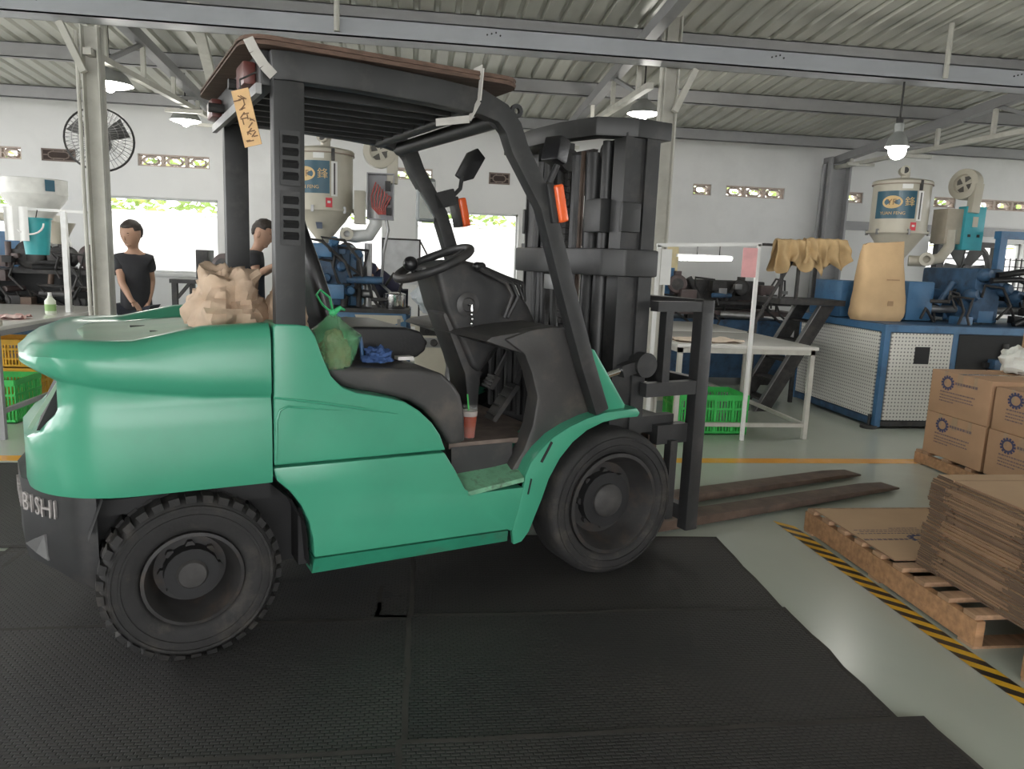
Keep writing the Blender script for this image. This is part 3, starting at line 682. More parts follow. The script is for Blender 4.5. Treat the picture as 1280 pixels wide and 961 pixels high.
x,z = S(532,253,.58); sm_ = fp('side_mirror', MB().box((x-.055,.56,z-.12),(x+.055,.60,z+.12)), mat('mirror_shell',(.22,.24,.24),.4), bevel=.02, seg=3)
fp('mirror_glass', MB().box((x-.045,.556,z-.10),(x+.045,.559,z+.10)), mat('mirror_silver',(.8,.82,.82),.06,1,var=0), sm_, smooth=False)
fp('mirror_arm', MB().bar((x+.05,.58,z+.0),(x+.15,.57,z+.02),.02,.02), GP, sm_)
# green wedge in front of the post
gw = Sl([(736,438),(740,440),(778,508),(776,516),(752,516)], -.54)
fp('front_wedge', MB().xz(gw,-.56,-.50), GREEN, bevel=.004); fp('front_wedge', MB().xz(gw,.50,.56), GREEN, bevel=.004)

# mast
mast = fp('mast_frame', MB().box((2.0,-.36,.20),(2.12,.36,.34)), BLACKP, smooth=False, label='black two-stage mast')
fp('mast_crossbar', MB().box((2.02,-.40,1.02),(2.08,.40,1.10)), BLACKP, mast, smooth=False)
def chan(x0,x1,y,sg,z0,z1,t=.022,wf=.075):
    return MB().box((x0,y,z0),(x1,y+sg*t,z1)).box((x0,y,z0),(x0+t,y-sg*wf,z1)).box((x1-t,y,z0),(x1,y-sg*wf,z1))
for sg in (-1,1):
    fp('outer_rail', chan(1.95,2.14,sg*.43,sg,.12,2.12), BLACKP, mast, smooth=False)
    fp('rail_strip', MB().box((2.06,sg*.452,.3),(2.14,sg*.468,2.10)), BLACKP, mast, smooth=False); fp('rail_strip', MB().box((1.94,sg*.452,.3),(1.985,sg*.462,2.10)), BLACKP, mast, smooth=False)
    fp('rail_bracket', MB().box((1.93,sg*.455,1.66),(2.04,sg*.48,1.80)), BLACKP, mast, bevel=.006)
    fp('inner_rail', chan(2.03,2.20,sg*.35,sg,.16,2.13), BLACKP, mast, smooth=False)
    fp('lift_cylinder', MB().cyl((1.97,sg*.28,.25),(1.97,sg*.28,1.55),.042).cyl((1.97,sg*.28,1.55),(1.97,sg*.28,2.1),.028), BLACKP, mast)
    ch_ = MB()
    for k in range(46): ch_.box((2.045,sg*.21-.018+.006*(k%2),.45+.036*k),(2.065,sg*.21+.018-.006*(k%2),.45+.036*k+.03))
    fp('lift_chain', ch_, IRON, mast, smooth=False)
    fp('chain_roller', MB().cyl((2.05,sg*.21-.03,2.06),(2.05,sg*.21+.03,2.06),.06), IRON, mast)
    ty = sg*.36
    tc = fp('tilt_cylinder', MB().cyl((1.56,ty,.86),(1.80,ty,.935),.05), BLACKP, mast)
    a = S(756,471,-.42); b = S(795,455,-.42)
    fp('tilt_rod', MB().cyl((1.72,sg*.47,.925),(2.0,sg*.48,1.0),.02), CHROME, tc)
    fp('tilt_pivot', MB().cyl((2.10,sg*.53,1.02),(2.10,sg*.43,1.02),.062).bar((1.97,sg*.48,.99),(2.10,sg*.48,1.02),.06,.06), BLACKP, tc)
# mast crossheads
tp = [(2.20,-.475),(2.0,-.475),(1.82,-.38),(1.77,-.14),(1.77,.14),(1.80,.36),(1.83,.55),(1.95,.57),(2.2,.475),(2.2,.37),(1.96,.37),(1.90,.30),(1.85,.12),(1.85,-.12),(1.90,-.30),(2.06,-.38),(2.2,-.38)]
fp('top_crosshead', MB().xy(tp,2.10,2.185), BLACKP, mast, bevel=.006, label='bowed black plate across the mast top')
fp('middle_crosshead', MB().xy([(2.15,-.50),(1.95,-.50),(1.86,-.42),(1.83,-.25),(1.83,.25),(1.86,.42),(1.95,.50),(2.15,.50),(2.15,.458),(2.0,.458),(1.93,.36),(1.92,.2),(1.92,-.2),(1.93,-.36),(2.0,-.458),(2.15,-.458)],1.45,1.58), BLACKP, mast, bevel=.012)
fp('valve_block', MB().box((1.90,-.34,1.66),(1.97,-.20,1.82)), BLACKP, mast, bevel=.006)
fp('valve_block', MB().box((1.90,.02,1.36),(1.95,.16,1.44)), STEEL, mast, bevel=.004)
fp('flexible_hose', MB().tube([(2.0,-.02,2.08),(2.0,-.02,1.2)],.014,8), RUST, mast)
fp('flexible_hose', MB().tube([(1.95,.22,.95),(1.93,.22,1.5),(1.95,.2,1.72),(2.0,.14,1.80),(2.06,.08,1.78),(2.08,.06,1.6)],.018,8), BLACKP, mast)
fp('centre_cylinder', MB().cyl((2.0,-.13,.3),(2.0,-.13,2.06),.045), BLACKP, mast); fp('lift_hose', MB().tube([(1.94,-.05,2.05),(1.93,-.06,1.5),(1.95,-.05,.9)],.022,8), BLACKP, mast); fp('lift_hose', MB().tube([(1.94,.3,2.05),(1.93,.32,1.5),(1.95,.3,.9)],.022,8), BLACKP, mast)
hc = MB()
for k in range(20): hc.box((1.985,.10,1.10+.035*k),(2.04,.16,1.13+.035*k))
fp('cable_chain', hc, IRON, mast, smooth=False)
fp('flexible_hose', MB().tube([(1.93,.1,1.40),(1.9,.05,1.25),(1.88,-.02,1.08),(1.80,-.05,.98),(1.72,-.05,.92)],.02,8), BLACKP, mast)
fp('chain_anchor', MB().add([(2.02,-.08,2.09),(2.02,.14,2.09),(2.02,.06,1.86),(2.02,-.0,1.86),(2.05,-.08,2.09),(2.05,.14,2.09),(2.05,.06,1.86),(2.05,0,1.86)],[(0,1,2,3),(4,5,6,7),(0,1,5,4),(1,2,6,5),(2,3,7,6),(3,0,4,7)]), IRON, mast, smooth=False)
x,z = S(662,318,.5); fp('limit_switch', MB().cyl((x,.50,z-.06),(x,.50,z+.05),.05).cyl((x-.01,.5,z-.13),(x-.01,.5,z-.05),.018).cyl((x,.5,z+.05),(x,.5,z+.22),.012), BLACKP, mast)
# mast filler seen between the rails: lowered carriage plates
cg = fp('carriage', MB().box((2.22,-.44,.30),(2.30,.44,.40)).box((2.22,-.44,.64),(2.30,.44,.74)).box((2.2,-.30,.25),(2.26,-.24,.95)).box((2.2,.24,.25),(2.26,.30,.95)), BLACKP, smooth=False)
fp('carriage_side', MB().box((2.14,-.455,.66),(2.36,-.40,.745)), BLACKP, cg, smooth=False)
fp('carriage_side', MB().box((2.22,-.50,.60),(2.42,-.44,.70)), BLACKP, cg, smooth=False)
# load backrest: built from near post to far post
BXf = 2.47
br_ = fp('load_backrest', MB().box((BXf-.045,-.54,.12),(BXf+.035,-.47,1.345)), BLACKP, bevel=.006, label='black steel load backrest frame')
fp('backrest_post', MB().box((BXf-.045,.47,.12),(BXf+.035,.54,1.345)), BLACKP, br_, bevel=.006)
fp('backrest_bar', MB().box((BXf-.04,-.54,1.275),(BXf+.03,.54,1.345)), BLACKP, br_, bevel=.006)
fp('backrest_bar', MB().box((BXf-.03,-.5,.86),(BXf+.02,.5,.94)), BLACKP, br_, smooth=False)
fp('backrest_bar', MB().box((BXf-.03,-.5,.16),(BXf+.02,.5,.24)), BLACKP, br_, smooth=False)
for y in (-.22,.22): fp('backrest_upright', MB().box((BXf-.02,y-.02,.9),(BXf+.01,y+.02,1.28)), BLACKP, br_, smooth=False)
fp('side_stay', MB().box((2.14,-.535,1.285),(2.44,-.475,1.335)), BLACKP, br_, smooth=False)
fp('side_stay', MB().box((2.10,-.535,.86),(2.44,-.485,.93)), BLACKP, br_, smooth=False)
fp('side_upright', MB().box((2.20,-.53,.90),(2.245,-.48,1.30)), BLACKP, br_, smooth=False)
fp('side_upright', MB().box((2.29,-.53,.20),(2.335,-.48,.62)), BLACKP, br_, smooth=False)
# forks: shank and blade
tips = [(-.20,4.68),(.14,4.72)]
for y0,xt in tips:
    yv = y0
    pr2 = [(2.36,.70),(2.42,.70),(2.44,.10),(2.46,.065),(3.3,.052),(xt-.25,.036),(xt,.018),(xt,.006),(2.40,.006),(2.365,.03)]
    fp('fork', MB().xz(pr2, yv-.06, yv+.09), RUST, bevel=.004, label='rusty brown fork blade')
# ------------------------------------------------------------------ rubber mats
def matm():
    M = bpy.data.materials.new('ribbed_rubber'); M.use_nodes = True; nt = M.node_tree; N = nt.nodes; L = nt.links; b = N['Principled BSDF']
    b.inputs['Roughness'].default_value = .58
    tc = N.new('ShaderNodeTexCoord'); mp = N.new('ShaderNodeMapping'); mp.inputs['Scale'].default_value = (1,1,0); L.new(tc.outputs['Object'], mp.inputs[0])
    bk = N.new('ShaderNodeTexBrick'); bk.inputs['Scale'].default_value = 1; bk.inputs['Mortar Size'].default_value = .0035; bk.inputs['Brick Width'].default_value = .03; bk.inputs['Row Height'].default_value = .016
    bk.inputs['Mortar Smooth'].default_value = .6
    L.new(mp.outputs[0], bk.inputs[0])
    nz = N.new('ShaderNodeTexNoise'); nz.inputs['Scale'].default_value = 1.6; nz.inputs['Detail'].default_value = 6; L.new(tc.outputs['Object'], nz.inputs[0])
    cr_ = N.new('ShaderNodeValToRGB'); cr_.color_ramp.elements[0].position = .35; cr_.color_ramp.elements[0].color = (.0225,.0215,.0218,1); cr_.color_ramp.elements[1].position = .75; cr_.color_ramp.elements[1].color = (.047,.043,.040,1)
    L.new(nz.outputs[0], cr_.inputs[0])
    mx = N.new('ShaderNodeMix'); mx.data_type = 'RGBA'; mx.inputs[7].default_value = (.012,.012,.012,1); L.new(bk.outputs['Fac'], mx.inputs[0]); L.new(cr_.outputs[0], mx.inputs[6]); L.new(mx.outputs[2], b.inputs['Base Color'])
    inv = N.new('ShaderNodeMath'); inv.operation = 'SUBTRACT'; inv.inputs[0].default_value = 1; L.new(bk.outputs['Fac'], inv.inputs[1])
    bp = N.new('ShaderNodeBump'); bp.inputs['Strength'].default_value = .8; bp.inputs['Distance'].default_value = .004; L.new(inv.outputs[0], bp.inputs['Height']); L.new(bp.outputs[0], b.inputs['Normal'])
    return M
MATM = matm()
MATEDGE = mat('mat_edge_dusty', (.038,.034,.031), .8, var=.3, scale=6)
def rubber_mat(x0,x1,y0,y1,z,label,seed,rot=0):
    rr = random.Random(seed); n = 14; cx_,cy_ = (x0+x1)/2,(y0+y1)/2
    t = thing('rubber_mat', label, 'mat', (cx_,cy_,0), rot, 'black rubber floor mats')
    hx,hy = (x1-x0)/2,(y1-y0)/2
    def pt(i,j,h):
        u,v = -1+2*i/n,-1+2*j/n
        w_ = .010*noise.noise(Vector((u*3+seed,v*3,0)))
        lift = (.010*max(0,noise.noise(Vector((u*2.3,v*2.1,seed*3.3))))) * (max(abs(u),abs(v))**8)
        return Vector((u*hx+w_*(abs(u)>.99), v*hy+w_*1.2*(abs(v)>.99), z+h+lift))
    mb = MB().grid([[pt(i,j,.006) for i in range(n+1)] for j in range(n+1)])
    part('mat_surface', mb, MATM, t, local=True)
    ring = [(i,0) for i in range(n)]+[(n,j) for j in range(n)]+[(n-i,n) for i in range(n)]+[(0,n-j) for j in range(n)]
    eb = MB(); k = len(ring); P = [pt(i,j,.0065) for i,j in ring]
    rows = [[p+Vector((-.02*p.x/hx if abs(abs(p.x)-hx)<.03 else 0, -.02*p.y/hy if abs(abs(p.y)-hy)<.03 else 0, 0)) for p in P],P,[Vector((p.x,p.y,z+.0004)) for p in P]]
    eb.add([p for r_ in rows for p in r_], [(q*k+i,q*k+(i+1)%k,(q+1)*k+(i+1)%k,(q+1)*k+i) for q in range(2) for i in range(k)])
    part('mat_edge', eb, MATEDGE, t, local=True)
rubber_mat(-.12,1.715,2.98,3.95,.000,'rubber mat under the front wheel of the forklift',1,-.05)
rubber_mat(-1.98,.03,2.96,3.90,.0005,'rubber mat under the rear wheel of the forklift',2,-.01)
rubber_mat(-.01,1.69,2.14,3.02,.006,'rubber mat with a raised brown edge lying before the front wheel',3,-.012)
rubber_mat(-1.85,.015,2.10,3.0,.0045,'rubber mat with a folded corner lying before the rear wheel',4,.008)
rubber_mat(-.03,1.78,1.1,2.17,.012,'rubber mat overlapping the others beside the bare floor corner',5,.004)
rubber_mat(-1.85,.0,1.1,2.13,.010,'rubber mat overlapping the others beneath the rear wheel mat',6,0)
rubber_mat(-3.7,-.9,3.85,5.42,.006,'rubber mat between the long left table and the forklift',7,.02)
rubber_mat(-3.7,-1.9,1.9,3.83,.002,'rubber mat behind the forklift counterweight',8,-.02)

# ------------------------------------------------------------------ hazard tape
HY = mat('tape_yellow',(.72,.42,.03),.4,var=.12); HB = mat('tape_black',(.025,.022,.02),.4,var=.2)
ht = thing('hazard_tape', 'yellow and black striped hazard tape stuck along the pallet edge', 'tape', (2.26,2.7,0))
yy = 1.1; k = 0
while yy < 4.06:
    d = .062; sl_ = .10
    part('tape_stripe', MB().add([(2.215,yy+sl_,.001),(2.305,yy,.001),(2.305,yy+d,.001),(2.215,yy+d+sl_,.001)],[(0,1,2,3)]), HY if k % 2 else HB, ht, smooth=False)
    yy += d; k += 1

# ------------------------------------------------------------------ pallets
def pallet(x0,x1,y0,y1,h,label,slats,rot=0,group='wooden pallets'):
    t = thing('wooden_pallet', label, 'pallet', ((x0+x1)/2,(y0+y1)/2,0), rot, group); hx,hy = (x1-x0)/2,(y1-y0)/2
    for x in (-hx+.02,0,hx-.02): part('stringer', MB().box((x-.02,-hy,.012),(x+.02,hy,h-.022)), WOODY, t, local=True, bevel=.003)
    for y in slats: part('deck_slat', MB().box((-hx+.002,y-.036,h-.022),(hx-.002,y+.036,h)), WOOD, t, local=True, bevel=.002)
    for y in (-hy+.05,0,hy-.05): part('bottom_slat', MB().box((-hx,y-.045,0),(hx,y+.045,.012)), WOOD, t, local=True, smooth=False)
    return t
PH = .145
pallet(2.325,3.45,2.62,4.01,PH,'weathered pallet carrying the flat cartons beside the hazard tape',[-.645,-.485,-.325,-.165,.0,.16,.32,.48,.64])
pallet(2.345,3.5,1.15,2.40,PH,'dark pallet end standing next to the flat carton pallet',[-.57,-.42,-.27,-.1,.1,.3,.45,.57])
pallet(4.13,5.35,3.75,5.56,.115,'pallet under the taped printed cartons',[-.85,-.65,-.43,-.2,.05,.3,.55,.78,.86])

def two_mat(me, top, edge):
    me.materials.append(top); me.materials.append(edge)
    for p in me.polygons: p.material_index = 0 if abs(p.normal.z) > .7 else 1
    return me
def print_mark(parent, M_, s=1.):
    """printed gear logo with text lines (flat print), in the frame M_ (x right, y up)"""
    gear = []; n = 14
    for i in range(n):
        a = 2*PI*i/n; da = PI/n
        for r_,o in ((.05,-.5),(.065,-.4),(.065,.4),(.05,.5)): gear.append((-.11*s+s*1.25*r_*math.cos(a+o*da*1.6), s*.085+s*r_*math.sin(a+o*da*1.6)))
    mb = MB(); k = len(gear); inn = [(-.11*s+s*1.25*.036*math.cos(2*PI*i/k), s*.085+s*.036*math.sin(2*PI*i/k)) for i in range(k)]
    mb.add([(x,y,0) for x,y in gear]+[(x,y,0) for x,y in inn], [(i,(i+1)%k,k+(i+1)%k,k+i) for i in range(k)])
    mb.v = [M_ @ v for v in mb.v]; part('printed_logo', mb, INK, parent, local=True, smooth=False)
    rr = random.Random(5); tb_ = MB()
    for ly,x0,x1,hh in ((.095,-.02,.24,.022),(.005,-.19,.23,.012),(-.025,-.19,.20,.010),(-.05,-.19,.22,.010),(-.075,-.19,-.04,.010)):
        x = x0
        while x < x1:
            w_ = rr.uniform(.010,.03); tb_.add([(x*s,(ly-hh/2)*s,0),((x+w_)*s,(ly-hh/2)*s,0),((x+w_)*s,(ly+hh/2)*s,0),(x*s,(ly+hh/2)*s,0)],[(0,1,2,3)]); x += w_+.006
    tb_.v = [M_ @ v for v in tb_.v]; part('printed_text', tb_, mat('ink_faint',(.17,.12,.12),.8), parent, local=True, smooth=False, kind='stuff')

def cardsheet(name, x0,x1,y0,y1,z,h,label,mark=None,group=None,rot=0):
    t = thing(name, label, 'cardboard', ((x0+x1)/2,(y0+y1)/2,z), rot, group); hx,hy = (x1-x0)/2,(y1-y0)/2
    me = two_mat(MB().box((-hx,-hy,0),(hx,hy,h)).mesh('sheet'), CARD2, CARDE); link('sheet', me, None, t)
    part('fold_line', MB().box((.18,-hy,h),(.184,hy,h+.0006)), CARDD, t, local=True, smooth=False)
    if mark: print_mark(t, Matrix.Translation((mark[0],mark[1],h+.0008)) @ Matrix.Rotation(mark[2],4,'Z'), mark[3])
    return t
cardsheet('cardboard_sheet',2.345,3.42,3.20,3.95,PH+.001,.006,'flat cardboard sheet with printed logo lying on the near pallet',(-.30,-.02,PI,.95))
# stack of flattened cartons: every one its own object
def carton_mesh(hx,hy,h,cut,ed=None):
    mb = MB().box((-hx,-hy,.0003),(hx,-hy+cut,h)).box((-hx+.004,-hy+cut+.006,.0003),(hx,hy-cut-.006,h)).box((-hx,hy-cut,.0003),(hx,hy,h))
    me = mb.mesh('flat_carton'); me.materials.append(CARD2); me.materials.append(ed or CARDE); me.materials.append(CARDD)
    for p in me.polygons:
        c = p.center; p.material_index = 0 if abs(p.normal.z) > .7 else (1 if abs(c.y) < hy-cut else 2)
    return me
def carton_stack(x0,y0,y1,hx,z,n,h,seed,group,lab,toplab,bow=.0):
    rr = random.Random(seed); hy = (y1-y0)/2; ms = [carton_mesh(hx,hy,h*.88,.10+.02*i,(CARDE,CARDM,CARDE,CARDD)[i]) for i in range(4)]
    dx = 0
    for k in range(n):
        if k % 11 == 0: dx = rr.uniform(-.012,.018)
        t = k/n; o = link('flat_carton', ms[rr.randrange(4)], None)
        o.location = (x0+hx+dx+rr.uniform(-.006,.006)+bow*math.sin(t*PI)+.035*t, (y0+y1)/2+rr.uniform(-.006,.006)-.01*t, z+k*h); o.rotation_euler = (0,0,rr.uniform(-.008,.008))
        tag(o, toplab if k == n-1 else lab, 'carton', group)
    return o
top = carton_stack(2.435,2.50,3.17,.50,PH+.0012,46,.0098,11,'flattened cartons stacked on the near pallet','flattened brown carton within the tall stack on the near pallet','topmost flattened carton of the tall stack with faint printed lines')
print_mark(top, Matrix.Translation((-.02,.02,.0102)) @ Matrix.Rotation(PI,4,'Z'), .8)
carton_stack(2.42,1.45,2.34,.5,PH+.0012,42,.0108,12,'flattened cartons stacked on the dark pallet','flattened carton within the stack on the dark pallet','topmost flattened carton of the stack on the dark pallet')
# taped cartons
def carton(x,y,z,lx,ly,lz,label,mark=True,rot=0):
    t = thing('cardboard_box', label, 'box', (x+lx/2,y+ly/2,z), rot, 'taped cartons on the far pallet'); hx,hy = lx/2,ly/2
    part('box_body', MB().box((-hx,-hy,0),(hx,hy,lz)), CARD, t, local=True, bevel=.004)
    part('box_tape', MB().box((-hx-.001,-.03,lz-.10),(hx+.001,.03,lz+.001)), TAPE, t, local=True, smooth=False)
    for yo in (-hy*.5,hy*.5): part('box_tape', MB().box((-hx-.0012,yo-.018,lz-.09),(-hx+.01,yo+.018,lz+.0008)), TAPE, t, local=True, smooth=False)
    part('flap_seam', MB().box((-hx,-.002,lz),(hx,.002,lz+.0014)), CARDD, t, local=True, smooth=False)
    if mark: print_mark(t, facing((-hx-.0015,.03,lz*.52),(-1,0,0)), .9)
    return t
BH = .335; z0 = .116
carton(4.15,4.86,z0,.46,.64,BH,'printed carton in the lower layer next to the machine side of the pallet')
carton(4.15,4.19,z0,.46,.64,BH,'printed carton in the lower layer nearest the flat carton stack')
carton(4.15,4.86,z0+BH+.002,.46,.64,BH,'printed carton on the upper layer with shiny taped lid')
carton(4.16,4.19,z0+BH+.002,.46,.64,BH-.03,'printed carton on the upper layer nearest the flat carton stack')
for i,(yy_,lb) in enumerate(((4.86,'plain carton stacked under the white plastic bag'),(4.19,'plain carton beside the hidden corner of the far pallet'))):
    for k in range(2): carton(4.63,yy_,z0+k*(BH+.002),.46,.64,BH,lb+(' in the upper layer' if k else ' in the lower layer'),False)
carton(4.90,5.24,z0+2*BH+.006,.18,.25,.50,'tall narrow plain carton standing on the upper layer behind the white bag',False)
# crumpled white bag on the cartons
def blob(c, r, sc, seed, amp=.25, n=26, m_=18, fr=2.2):
    mb = MB().ball((0,0,0), 1, n, m_)
    for v in mb.v:
        d = 1+amp*noise.noise(v*fr+Vector((seed,0,0)))+amp*.5*noise.noise(v*fr*2.6+Vector((0,seed,0))); v *= d
        v.x *= r*sc[0]; v.y *= r*sc[1]; v.z *= r*sc[2]
    zmin = min(v.z for v in mb.v)*.8
    for v in mb.v:
        v.z = max(v.z, zmin); v += Vector(c)-Vector((0,0,zmin))
    return mb
zt = z0+2*BH-.02
solo('plastic_bag', blob((4.74,5.30,zt+.022),.13,(1.0,1.1,.85),4.2,.4), BAGW, 'crumpled white plastic bag lying on the upper cartons', 'bag')
# ------------------------------------------------------------------ tables
def table(x0,x1,y0,y1,h,label,group=None,rail=True,mt=None,top=None,t=.04,low=.12):
    r = thing('work_table', label, 'table', ((x0+x1)/2,(y0+y1)/2,0), 0, group); mt = mt or PALEST
    part('tabletop', MB().box((x0,y0,h-.03),(x1,y1,h)), top or TABLET, r, bevel=.004)
    part('table_frame', MB().box((x0+.02,y0+.02,h-.075),(x1-.02,y0+.05,h-.03)).box((x0+.02,y1-.05,h-.075),(x1-.02,y1-.02,h-.03)).box((x0+.02,y0+.05,h-.075),(x0+.05,y1-.05,h-.03)).box((x1-.05,y0+.05,h-.075),(x1-.02,y1-.05,h-.03)), mt, r, smooth=False)
    for x in (x0+.02,x1-.02-t):
        for y in (y0+.02,y1-.02-t): part('leg', MB().box((x,y,0),(x+t,y+t,h-.03)), mt, r, smooth=False)
    if rail:
        for y in (y0+.025,y1-.055): part('foot_rail', MB().box((x0+.02+t,y,low),(x1-.02-t,y+.03,low+.035)), mt, r, smooth=False)
        part('foot_rail', MB().box((x1-.055,y0+.02+t,low),(x1-.025,y1-.02-t,low+.035)), mt, r, smooth=False)
    return r
table(2.30,3.62,6.30,7.62,.85,'white topped steel table holding the lamp frame next to the green crate',low=.11)
table(2.30,3.62,7.66,9.0,.85,'white topped steel table behind the lamp frame table',low=.11)
table(-5.2,-3.08,6.08,8.35,.875,'long pale work table with bottle and rag before the leaning man',mt=GREYST,low=.2)
table(-2.75,-2.15,9.0,9.7,.80,'small white table under the bright window',mt=WHITEP,rail=False)
# lamp frame standing on the near table edge
lf = thing('inspection_stand', 'white tubular frame with a glowing tube lamp at the table edge', 'frame', (2.5,6.27,0))
def tb2(a,b): return MB().bar(a,b,.03,.03)
part('upright', tb2((2.06,6.27,.0),(2.06,6.27,1.69)), WHITEP, lf, smooth=False)
part('upright', tb2((2.95,6.27,.0),(2.95,6.27,1.735)), WHITEP, lf, smooth=False)
part('top_bar', tb2((2.04,6.27,1.69),(2.97,6.27,1.735)), WHITEP, lf, smooth=False)
part('lamp_housing', MB().box((2.22,6.255,1.60),(2.72,6.285,1.625)), WHITEP, lf, smooth=False)
part('tube_lamp', MB().cyl((2.24,6.25,1.585),(2.70,6.25,1.60),.016,n=12), TUBEW, lf)
part('lamp_hanger', MB().cyl((2.4,6.27,1.62),(2.4,6.27,1.71),.004,n=6), IRON, lf); part('lamp_hanger', MB().cyl((2.6,6.27,1.62),(2.6,6.27,1.72),.004,n=6), IRON, lf)
solo('paper_notice', MB().box((2.80,6.245,1.45),(2.93,6.25,1.70)), mat('pink_paper',(.80,.42,.42),.8), 'pink paper notice hanging on the lamp frame', 'notice', smooth=False)
solo('paper_notice', MB().box((2.08,6.245,1.36),(2.17,6.25,1.66)), WHITEP, 'white paper notice hanging on the lamp frame', 'notice', smooth=False)
# soft things on the right table
def sheetpile(cx,cy,z,w_,d_,seed,mt,label,cat,name,h=.03):
    n = 12; mb = MB(); rows = [[Vector((cx+w_*(i/n-.5), cy+d_*(j/n-.5)+.05*noise.noise(Vector((i*.4,seed,0))), z+.004+h*max(0,.4+noise.noise(Vector((i*.35+seed,j*.35,0)))))) for i in range(n+1)] for j in range(n+1)]
    mb.grid(rows); mb.grid([[Vector((p.x,p.y,z+.001)) for p in r_] for r_ in rows]); return solo(name, mb, mt, label, cat)
sheetpile(2.68,6.62,.85,.62,.34,2,mat('paper_bundle',(.62,.52,.42),.8),'loose paper sheets lying on the lamp frame table','paper','paper_sheets')
sheetpile(2.62,8.2,.85,.4,.3,5,BAGW,'white plastic film heaped on the far table','film','plastic_film',.12)
bt = thing('water_bottle','clear water bottle standing on the table behind the backrest','bottle',(2.42,7.35,.85))
part('bottle_body', MB().lathe([(0,0),(.045,0),(.047,.02),(.047,.16),(.018,.20),(.016,.23)],(2.42,7.35,.85)), mat('clear_plastic',(.75,.78,.8),.1,alpha=.5), bt); part('bottle_cap', MB().cyl((2.42,7.35,1.08),(2.42,7.35,1.10),.018), GREYST, bt)

# ------------------------------------------------------------------ crates
def crate(x,y,z,lx,ly,h,mt,label,rot=0,group='plastic crates'):
    r = thing('plastic_crate', label, 'crate', (x,y,z), rot, group); hx,hy = lx/2,ly/2
    for nm,sx,sy in (('a',0,-1),('b',0,1),('c',-1,0),('d',1,0)):
        mb = MB(); L_ = lx if sy else ly; n = int(L_/.028)
        def P(u0,u1,z0,z1,t0,t1):
            if sy: mb.box((u0,sy*(hy-t0),z0),(u1,sy*(hy-t1),z1))
            else: mb.box((sx*(hx-t0),u0,z0),(sx*(hx-t1),u1,z1))
        H = L_/2
        P(-H,H,h-.05,h,-.006,.006); P(-H,H,0,.03,0,.008); P(-H,H,h*.62,h*.62+.02,-.002,.008); P(-H,H,h*.3,h*.3+.012,0,.008)
        for k in range(n+1):
            u = -H+L_*k/n; w_ = .014 if k % 6 == 0 else .006; P(max(-H,u-w_),min(H,u+w_),.01,h-.01,-.003 if k%6==0 else .001,.007)
        part('crate_wall', mb, mt, r, local=True, smooth=False, kind='stuff')
    part('crate_floor', MB().box((-hx,-hy,.0),(hx,hy,.01)), mt, r, local=True, smooth=False)
    return r
crate(2.76,6.72,0,.66,.46,.37,GCRATE,'bright green slatted crate under the lamp frame table')
crate(2.14,7.33,0,.46,.36,.27,YCRATE,'lower yellow crate of the pair behind the cream post')
crate(2.15,7.33,.272,.46,.36,.25,YCRATE,'upper yellow crate of the pair behind the cream post')
crate(-3.62,6.9,0,.66,.46,.37,GCRATE,'bright green slatted crate under the long left table')
crate(-3.75,7.6,0,.64,.42,.36,YCRATE,'lower yellow crate of the pair under the long left table')
crate(-3.76,7.6,.363,.62,.42,.26,YCRATE,'upper yellow crate of the pair under the long left table')
solo('plastic_tub', MB().lathe([(0,0),(.13,0),(.17,.14),(.175,.14),(.16,.13),(.12,.012),(0,.012)],(2.14,7.33,.43)), RCRATE, 'red plastic tub sitting inside the upper yellow crate', 'tub')

# ------------------------------------------------------------------ steel stair with landing
st = thing('steel_stair', 'black steel stair and landing with handrails beside the perforated machine', 'stair', (3.95,7.9,0))
A,B = Vector((3.70,7.62,0)),Vector((4.34,7.62,1.16))
for y in (7.62,8.12):
    a,b = Vector((A.x,y,0)),Vector((B.x,y,1.16)); part('stringer', MB().bar(a+Vector((.03,0,.02)),b,.012,.16,up=(0,1,0)) if False else MB().xz([(a.x-.02,0),(a.x+.17,0),(b.x+.16,1.16),(b.x-.03,1.16)], y-.012,y+.012), IRON, st, smooth=False)
    part('stringer_flange', MB().bar((a.x-.02,y-.03,0),(b.x-.03,y-.03,1.16),.06,.012), STEEL, st, smooth=False)
for k in range(5):
    t = (k+.6)/5.4; c = A.lerp(Vector((B.x,7.62,1.16)),t); part('tread', MB().box((c.x+.0,7.63,c.z-.02),(c.x+.17,8.11,c.z)), IRON, st, smooth=False)
part('landing', MB().box((3.86,7.58,1.165),(4.60,8.2,1.225)), IRON, st, smooth=False)
for x in (3.88,4.06): 
    for y in (7.64,): part('rail_post', MB().bar((x,y,1.22),(x,y,1.80),.03,.03), IRON, st, smooth=False)
part('rail_post', MB().bar((4.55,8.18,1.2),(4.55,8.18,1.80),.03,.03), IRON, st, smooth=False)
part('landing_leg', MB().bar((4.40,8.18,0),(4.40,8.18,1.16),.04,.04), IRON, st, smooth=False)
part('handrail', MB().bar((3.86,7.64,1.80),(4.58,7.64,1.80),.03,.03), IRON, st, smooth=False)
part('handrail', MB().bar((4.06,7.64,1.78),(3.50,7.64,.72),.028,.028), IRON, st, smooth=False)
part('handrail', MB().bar((3.88,8.18,1.80),(4.58,8.18,1.80),.03,.03), IRON, st, smooth=False)
part('rail_post', MB().bar((3.64,7.65,.0),(3.64,7.65,.95),.024,.024), IRON, st, smooth=False)
